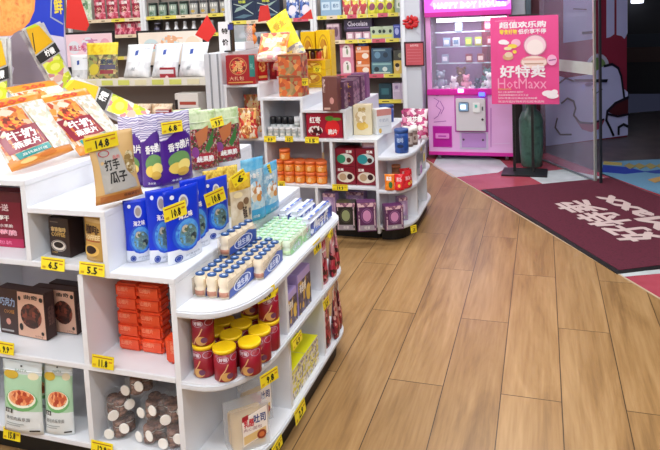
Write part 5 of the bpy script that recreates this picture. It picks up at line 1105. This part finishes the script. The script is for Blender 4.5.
rowx(gy, 3, X_(367), X_(393), Yw+.06, A1, 'yellow green pouch, {} of three on the top board', 'yellow green pouches', 1, 1.15)
gw = carton('grey_green_box', .12, .17, .1, mat('#9cb0a0', .4), [('r', .15, .3, .85, .8, mat('#e0e6d8', .4)), ('e', .5, .5, .2, .15, mat('#6a8a5a', .4))])
rowx(gw, 1, X_(394), X_(405), Yw+.03, A1, 'grey green box at the column end of the top board', None, .9, 1)
rj = carton('grey_pink_jar_box', .09, .17, .09, mat('#a88a98', .4), [('e', .5, .5, .3, .3, mat('#6a4a5a', .4)), ('r', .1, .8, .9, .95, mat('#d9c0c8', .4))])
rowx(rj, 2, X_(325), X_(337), Yw+.04, A2, 'grey pink box, {} by the upright on the second board', 'grey pink boxes', .9, 1.1)
dk = carton('long_dark_purple_box', .34, .12, .1, mat('#352a45', .4), [('T', 'Chocolate', .12, .40, .85, .78, mat('#cfc8d8', .4)), ('r', .1, .2, .9, .3, mat('#7a6a90', .4))])
put(dk, 'long dark purple box with white script on the second board', ((X_(343)+X_(369))/2, Yw+.05, A2+.0965), scale=(.92, 1, 1.15))
ppk = carton('small_pink_carton', .08, .085, .1, mat('#c9a0b0', .4), [('r', .2, .2, .8, .8, mat('#f0e4e8', .4))])
rowx(ppk, 3, X_(344), X_(369), Yw+.03, A2, 'small pale pink carton, {} under the long dark box', 'small pale pink cartons', 1.05, 1.0)
pg = carton('pale_green_carton', .14, .10, .1, mat('#b8c8ac', .4), [('e', .25, .6, .12, .15, mat('#2c3a34', .4)), ('e', .75, .6, .12, .15, mat('#2c3a34', .4)), ('r', .1, .1, .9, .35, mat('#d8d860', .4))])
rowx(pg, 2, X_(370), X_(391), Yw+.03, A2, 'pale green carton with dark dots, {} on the second board', 'pale green cartons', 1, 1.35)
bl2 = carton('blue_violet_carton', .1, .13, .1, mat('#3a4aa0', .4), [('e', .5, .5, .3, .25, mat('#b0b8e8', .4)), ('r', .1, .8, .9, .9, mat('#8a90d8', .4))])
rowx(bl2, 2, X_(392), X_(406), Yw+.03, A2, 'blue violet carton, {} at the column end of the second board', 'blue violet cartons', .75, 1.15)
pa = carton('pink_arch_box', .16, .17, .1, mat('#d88aa0', .4), [('r', .2, .1, .8, .6, mat('#efe4e0', .4)), ('e', .5, .6, .3, .28, mat('#efe4e0', .4)), ('e', .55, .45, .08, .2, mat('#8a9a7a', .4)), ('e', .5, .72, .06, .06, mat('#3a3a3a', .4))])
for lev in range(2): put(pa, f'pink box with a white arch, {["lower", "upper"][lev]} of the two by the yellow cartons', ((X_(337)+X_(351))/2, Yw+.03, A3+.0015+lev*.1755), scale=(.95, 1, 1.02), group='pink arch boxes')
ob = carton('orange_biscuit_box', .16, .15, .1, mat('#d9743a', .4), [('r', 0, .55, 1, .7, mat('#e8b89a', .4)), ('e', .7, .3, .25, .2, mat('#f0e0d0', .4)), ('T', '饼', .1, .72, .4, .95, TXW)])
for lev in range(2): put(ob, f'orange biscuit box, {["lower", "upper"][lev]} of the two on the third board', ((X_(353)+X_(367))/2, Yw+.03, A3+.0015+lev*.1555), scale=(.95, 1, 1.02), group='orange biscuit boxes')
bj = can('round_blue_tub', .055, .09, mat('#3a5a98', .35), mat('#8fb0d8', .35), [('e', .5, .45, .25, .3, mat('#16284f', .4))], cat='tub'); put(bj, 'round blue tub on top of the orange biscuit boxes', ((X_(354)+X_(366))/2, Yw+.07, A3+.3125))
tp = carton('teal_pack_box', .22, .13, .1, mat('#5a7f8a', .4), [('e', .25, .4, .12, .2, mat('#2c3a40', .4)), ('e', .65, .4, .12, .2, mat('#d0dcd8', .4)), ('r', .05, .75, .95, .9, mat('#90b8b8', .4)), ('r', .1, .05, .9, .15, mat('#c9d4c8', .4))])
dp_ = carton('slate_blue_pack_box', .22, .15, .1, mat('#3e5870', .4), [('e', .3, .5, .15, .25, mat('#6a90a8', .4)), ('e', .7, .5, .12, .2, mat('#2a3c4c', .4)), ('r', .1, .8, .7, .9, mat('#8aa8b0', .4))])
put(tp, 'teal boxed pack on the third board under the slate blue one', ((X_(368)+X_(390))/2, Yw+.03, A3+.0015), scale=(1.05, 1, 1.0)); put(dp_, 'slate blue boxed pack stacked on the teal one', ((X_(368)+X_(390))/2, Yw+.035, A3+.133), scale=(1.02, 1, 1))
yf = carton('yellow_face_carton', .085, .15, .1, mat('#d9b85a', .4), [('e', .5, .5, .28, .28, mat('#e8d0b0', .4)), ('e', .5, .65, .3, .16, mat('#3a2c24', .4))])
rowx(yf, 2, X_(391), X_(406), Yw+.03, A3, 'yellow carton with a face, {} at the column end of the third board', 'yellow face cartons', .95, .95)
dg_ = carton('dark_grey_carton', .17, .12, .1, mat('#4a4a44', .4), [('e', .5, .5, .2, .25, mat('#8a8a70', .4))]); put(dg_, 'dark grey carton lying on the yellow face cartons', ((X_(391)+X_(406))/2, Yw+.035, A3+.1455), scale=(.95, 1, .9))
ll = carton('pale_lilac_carton', .1, .16, .1, mat('#c4b4cc', .4), [('r', .1, .5, .9, .54, mat('#e8dcec', .4)), ('T', '香', .3, .65, .7, .85, mat('#8a70a0', .4))])
rowx(ll, 2, X_(389), X_(406), Yw+.03, A4, 'pale lilac carton, {} on the fourth board by the column', 'pale lilac cartons', .9, 1.1)
dt = carton('dark_teal_carton', .14, .17, .1, mat('#24404c', .4), [('r', .2, .3, .8, .7, mat('#3a6a74', .4))]); put(dt, 'dark teal carton on the fourth board', (X_(381), Yw+.05, A4+.0015), scale=(1, 1, 1))
# rack three: navy boxes
nv = carton('navy_patterned_box', .30, .26, .12, mat('#1c2c48', .35), [('p', [(.1, .4), (.5, .55), (.95, .9), (.6, .75), (.2, .6)], mat('#8fa8a0', .4)), ('p', [(.05, .15), (.5, .3), (.9, .25), (.5, .12)], mat('#5a7888', .4)), ('l', [(.1, .8), (.4, .7), (.9, .3)], .01, mat('#b8c8c0', .4)), ('T', '特惠', .3, .82, .6, .95, mat('#c9d04a', .4))])
g = 'navy patterned boxes'
for i, px_ in enumerate((242, 266)): put(nv, f'navy patterned box, {ORD[i]} from the spine side on the upper board', (X_(px_), Yw+.04, 1.5265), scale=(1.0, 1, .95), group=g)
bw = pk('blue_white_snack_pouch', .15, .24, ['#3a5aa8', '#c9d0e8', '#5a78c0', '#e0d4e0', '#24407c'], [('e', .5, .4, .3, .2, mat('#e8e0e8', .4)), ('T', '海苔', .25, .7, .75, .88, TXW)])
rowx(bw, 2, X_(284), X_(311), Yw+.07, 1.525, 'blue and white snack pouch, {} right of the navy boxes', 'blue and white pouches', 1.05, 1.05)
gp = carton('pale_grey_print_carton', .13, .15, .1, mat('#aab0b8', .4), [('e', .3, .5, .15, .25, mat('#4a5058', .4)), ('e', .7, .55, .15, .2, mat('#e0d8d0', .4))])
rowx(gp, 5, X_(236), X_(313), Yw+.04, 1.20, 'pale grey printed carton, {} on the lower board of the navy rack', 'pale grey cartons', 1.2, 1.25)
mx_ = carton('muted_red_carton', .14, .2, .1, mat('#8a4a50', .4), [('r', .1, .3, .9, .7, mat('#d9c0b8', .4))])
rowx(mx_, 4, X_(255), X_(313), Yw+.05, .9, 'muted red carton, {} on the third board of the navy rack', 'muted red cartons', 1.2, 1.0)
# rack two: green labelled jars, white bottles
gj = can('green_label_jar', .055, .17, mat('#2e3a34', .35), mat('#3a4640', .35), [('r', .12, .05, .88, .8, mat('#9ab0a0', .4)), ('r', .2, .45, .8, .7, mat('#d9ded0', .4)), ('e', .5, .25, .15, .1, mat('#5a7860', .4))], cat='jar', lid_h=.1)
rowx(gj, 4, X_(144), X_(186), Yw+.09, 1.625, 'green labelled jar, {} from the upright on the upper board', 'green labelled jars', 1, 1)
gj2 = can('grey_label_jar', .055, .17, mat('#4a4a4e', .35), mat('#5c5c60', .35), [('r', .12, .05, .88, .8, mat('#b8b8b4', .4)), ('r', .2, .5, .8, .7, mat('#ecebe4', .4)), ('e', .5, .25, .15, .1, mat('#c9a84a', .4))], cat='jar', lid_h=.1)
rowx(gj2, 4, X_(186), X_(227), Yw+.09, 1.625, 'grey labelled jar, {} beyond the green ones on the upper board', 'grey labelled jars', 1, 1)
wbt = thing('white_cone_bottle', None, 'bottle'); k = MB(); k.lathe([(.045, 0), (.046, .02), (.02, .09), (.018, .12)], mat('#e4e6ea', .35), n=14); k.build('bottle_wall', wbt); k = MB(); k.lathe([(.02, .12), (.02, .15), (.01, .155)], mat('#d0d2d8', .35), n=12); k.build('cap', wbt)
rowx(wbt, 6, X_(158), X_(212), Yw+.09, 1.40, 'white cone shaped bottle, {} along the second board', 'white cone bottles', 1, 1)
kb = can('dark_sauce_bottle', .04, .15, mat('#241c24', .3), mat('#8a8aa0', .3), [('r', .2, .3, .8, .6, mat('#6a6a88', .4))], cat='bottle'); rowx(kb, 1, X_(148), X_(157), Yw+.09, 1.40, 'dark sauce bottle at the upright end of the second board', None)
# rack one: pink pouches
rp = pk('pink_snack_pouch', .17, .26, ['#b83a50', '#d9788a', '#8a2438', '#e8b0b8', '#c24a60'], [('e', .5, .45, .25, .15, mottle(['#e8c0b0', '#8a2a34'], 60, .4)), ('T', '话梅', .25, .7, .75, .85, TXW)])
rowx(rp, 4, X_(90), X_(141), Yw+.07, 1.62, 'pink snack pouch, {} on the upper board of the first rack', 'pink snack pouches on the upper board', 1, 1.0)
gg = pk('mint_snack_pouch', .17, .26, ['#b8d0b0', '#e0e8d8', '#7fa880', '#d0dcc0'], [('T', '薄荷', .25, .7, .75, .85, mat('#3a6a4a', .4))])
rowx(gg, 1, X_(76), X_(89), Yw+.07, 1.62, 'mint green pouch beside the pink ones on the upper board', None)
rp2 = pk('crimson_snack_pouch', .16, .17, ['#b03a58', '#e090a0', '#9a2a44', '#d9606c'], [('T', '辣', .35, .5, .65, .8, TXW)])
rowx(rp2, 3, X_(110), X_(141), Yw+.07, 1.42, 'crimson snack pouch, {} on the second board of the first rack', 'crimson snack pouches', 1, 1)
# ---------------------------------------------------------------- display bench behind the near gondola
BZ = 1.0115
wbag = pouch('large_white_pack', .40, .30, .16, [(.42, mottle(['#d5d6d8', '#c2c4c8', '#e0e0e2'], 8, .3, 'noise')), (1, mat('#dfe4ea', .3))], [('p', [(.42, .62), (.54, .64), (.52, .80), (.40, .78)], mat('#2c4a9c', .35)), ('r', .08, .12, .3, .2, mat('#8a8e96', .4)), ('t', '抽纸', .45, .14, .6, .26, mat('#5a606c', .4)), ('r', .7, .85, .9, .88, mat('#aeb4be', .4))], cat='tissue pack', flat_top=.98)
g = 'large white tissue packs on the display bench'
for i, (px_, w_) in enumerate(((138, .95), (166, .93), (193, .93))):
    p = aty(px_, 82, DY+.12); put(wbag, f'large white tissue pack with a blue mark, {ORD[i]} from the yellow bag', (p.x, DY+.10, BZ+.028), rx=-.35, scale=(w_*.74, 1, 1.08), group=g)
put(wbag, 'large white tissue pack partly behind the lemon sleeve, left of the yellow bag', (aty(78, 82, 5.16).x+.06, DY+.14, BZ), scale=(.55, .6, .85), group=g)
yg = pouch('yellow_topped_grain_bag', .36, .32, .10, [(.66, mottle(['#a8905c', '#7a6a4a', '#c9b87a', '#8f9a5a', '#5f5a44'], 40, .35)), (1, mottle(['#e8c818', '#f2dc3a', '#d9b010'], 14, .3, 'noise'))], [('e', .3, .3, .18, .15, mat('#c9b83a', .4)), ('r', .5, .30, .95, .42, mat('#4a4460', .4)), ('T', '坚果', .5, .44, .9, .56, mat('#28385a', .4)), ('r', .52, .18, .9, .28, mat('#8a2c34', .4))])
p = aty(106, 82, DY+.09); put(yg, 'yellow topped grain bag between the white packs on the display bench', (p.x-.02, DY+.07, BZ+.007), rx=-.1, scale=(.98, 1, 1.12))
rb = carton('red_white_carton', .15, .13, .05, mat('#9c2a38', .35), [('r', 0, .55, 1, .85, mat('#d9d4da', .4)), ('e', .5, .25, .12, .18, mat('#e8c8cc', .4))]); p = aty(167, 81, DY); put(rb, 'small red and white carton in front of the white tissue packs', (p.x, DY+.003, BZ), scale=(.95, .7, .95))
# price panels standing behind the packs
for nm_, x0, x1, y0, y1, cols, lab, tx in (('pink', 62, 116, 33, 54, ['#e8a8c0', '#f0d0dc', '#c98ab0', '#e0e4ee'], 'black framed pink promotion panel behind the yellow bag', '新品上市'), ('peach', 136, 206, 31, 52, ['#ecd8c0', '#f0e4d8', '#e8b088', '#c9dce0'], 'black framed peach promotion panel behind the white tissue packs', '超值优惠')):
    a = aty(x0, y0, DY+.36); b = aty(x1, y1+14, DY+.36); w_, h_ = b.x-a.x, a.z-b.z
    t = thing('promotion_panel', lab, 'sign', (a.x, DY+.36, BZ)); Z0 = b.z-BZ
    k = MB(); k.box(0, w_, 0, .02, Z0, a.z-BZ, mat('#16161a', .4)); k.build('frame', t)
    for x in (.05, w_-.07): k = MB(); k.box(x, x+.02, .002, .018, 0, Z0, mat('#16161a', .4)); k.build('foot', t)
    k = MB(); SQ = lambda u, v, e: Vector((.02+u*(w_-.04), -e, Z0+.02+v*(h_-.04)))
    paint(k, SQ, [('r', 0, 0, 1, 1, mat(cols[1], .4)), ('e', .5, .65, .15, .25, mottle(cols, 30, .4)), ('e', .85, .55, .12, .3, mat(cols[0], .4)), ('e', .2, .6, .12, .2, mat(cols[3], .4)), ('T', tx, .1, .50, .42, .66, mat('#c03a6a' if nm_ == 'pink' else '#e8744a', .4)), ('r', .45, .78, .7, .82, mat(cols[2], .4))]); k.build('panel_print', t)
# lower board
lp = pouch('beige_bread_bag', .30, .12, .12, [(1, mottle(['#d9b890', '#e8d8c0', '#c9a478', '#e0c8a8'], 14, .35, 'noise'))], [('e', .5, .5, .35, .25, mat('#ead8bc', .4))], flat_top=.98)
g = 'beige bread bags on the lower board'
for i, px_ in enumerate((118, 142, 163)): p = aty(px_, 105, DY-.02); put(lp, f'beige bread bag, {ORD[i]} on the lower board of the bench', (p.x, DY-.04, .7265), scale=(.75, .9, .75), group=g)
wk = carton('white_black_carton', .22, .14, .14, mat('#d9d6d2', .4), [('r', 0, .2, .12, .7, mat('#1c1c20', .4)), ('r', .2, .45, .9, .6, mat('#a8483a', .4)), ('r', .2, .15, .95, .3, mat('#8a8e98', .4))], cat='carton'); p = aty(190, 105, DY-.04); put(wk, 'white carton with a black corner on the lower board near the spine', (p.x-.02, DY-.06, .7265), scale=(1.05, 1, 1.3))
for i, px_ in enumerate((142, 163, 182)): p = aty(px_, 110, DY-.10); put(gold if False else rb, f'small red and white carton, {ORD[i]} lying low on the lower board', (p.x, DY-.115, .7265), scale=(.9, .9, .35))
# ---------------------------------------------------------------- red pennants hanging on threads from the ceiling
def pennant(lab, pts, Y, sx):
    P3 = [aty(x, y, Y) for x, y in pts]; tp_ = max(P3, key=lambda p: p.z); t = thing('hanging_red_pennant', lab, 'pennant', tuple(tp_), 0, 'red pennants')
    k = MB(); q = [p-tp_ for p in P3]; k.extr([(v.x, 0, v.z) for v in q], (0, .004, 0), mat('#d42a24', .5)); k.build('cloth', t)
    k = MB(); k.tube([(0, .002, -.002), (0, .002, 2.995-tp_.z)], .0012, mat('#d9d4cc', .5), 5); k.build('thread', t)
pennant('red pennant hanging above the first promotion panel', [(67, -8), (78, -8), (89, 25), (86, 31), (66, 28)], 4.6, 1)
pennant('red diamond pennant hanging in front of the peach promotion panel', [(207, 15), (216, 31), (208, 42), (195, 35)], 4.4, 1)
pennant('red pennant hanging in front of the navy boxes', [(260, 6), (268, 5), (271, 20), (258, 22)], 5.6, 1)
pennant('red triangular pennant hanging at the rack upright', [(299, 19), (311, 9), (313, 19)], 5.8, 1)
# ================================================================ CAMERA, WORLD, VIEW
cam = bpy.data.cameras.new('camera'); co = bpy.data.objects.new('camera', cam); C.objects.link(co)
Rm = Matrix((RGT, UPV, -FWD)).transposed()
co.matrix_world = Matrix.Translation(CAM) @ Rm.to_4x4()
cam.sensor_fit = 'HORIZONTAL'; cam.sensor_width = 36; cam.lens = FPX/660*36; cam.shift_y = -(225-PY)/660; cam.clip_start = .05; cam.clip_end = 80
bpy.context.scene.camera = co
w = bpy.data.worlds.new('night'); bpy.context.scene.world = w; w.use_nodes = True
w.node_tree.nodes['Background'].inputs[0].default_value = (.05, .055, .10, 1); w.node_tree.nodes['Background'].inputs[1].default_value = .35
sc = bpy.context.scene; vs = sc.view_settings
sc.view_settings.view_transform = 'Standard'; vs.look = 'None'; vs.gamma = 1; vs.use_curve_mapping = False; vs.exposure = 0.03
sc.cycles.max_bounces = 9; sc.cycles.diffuse_bounces = 7; sc.cycles.transparent_max_bounces = 12; sc.cycles.caustics_reflective = False
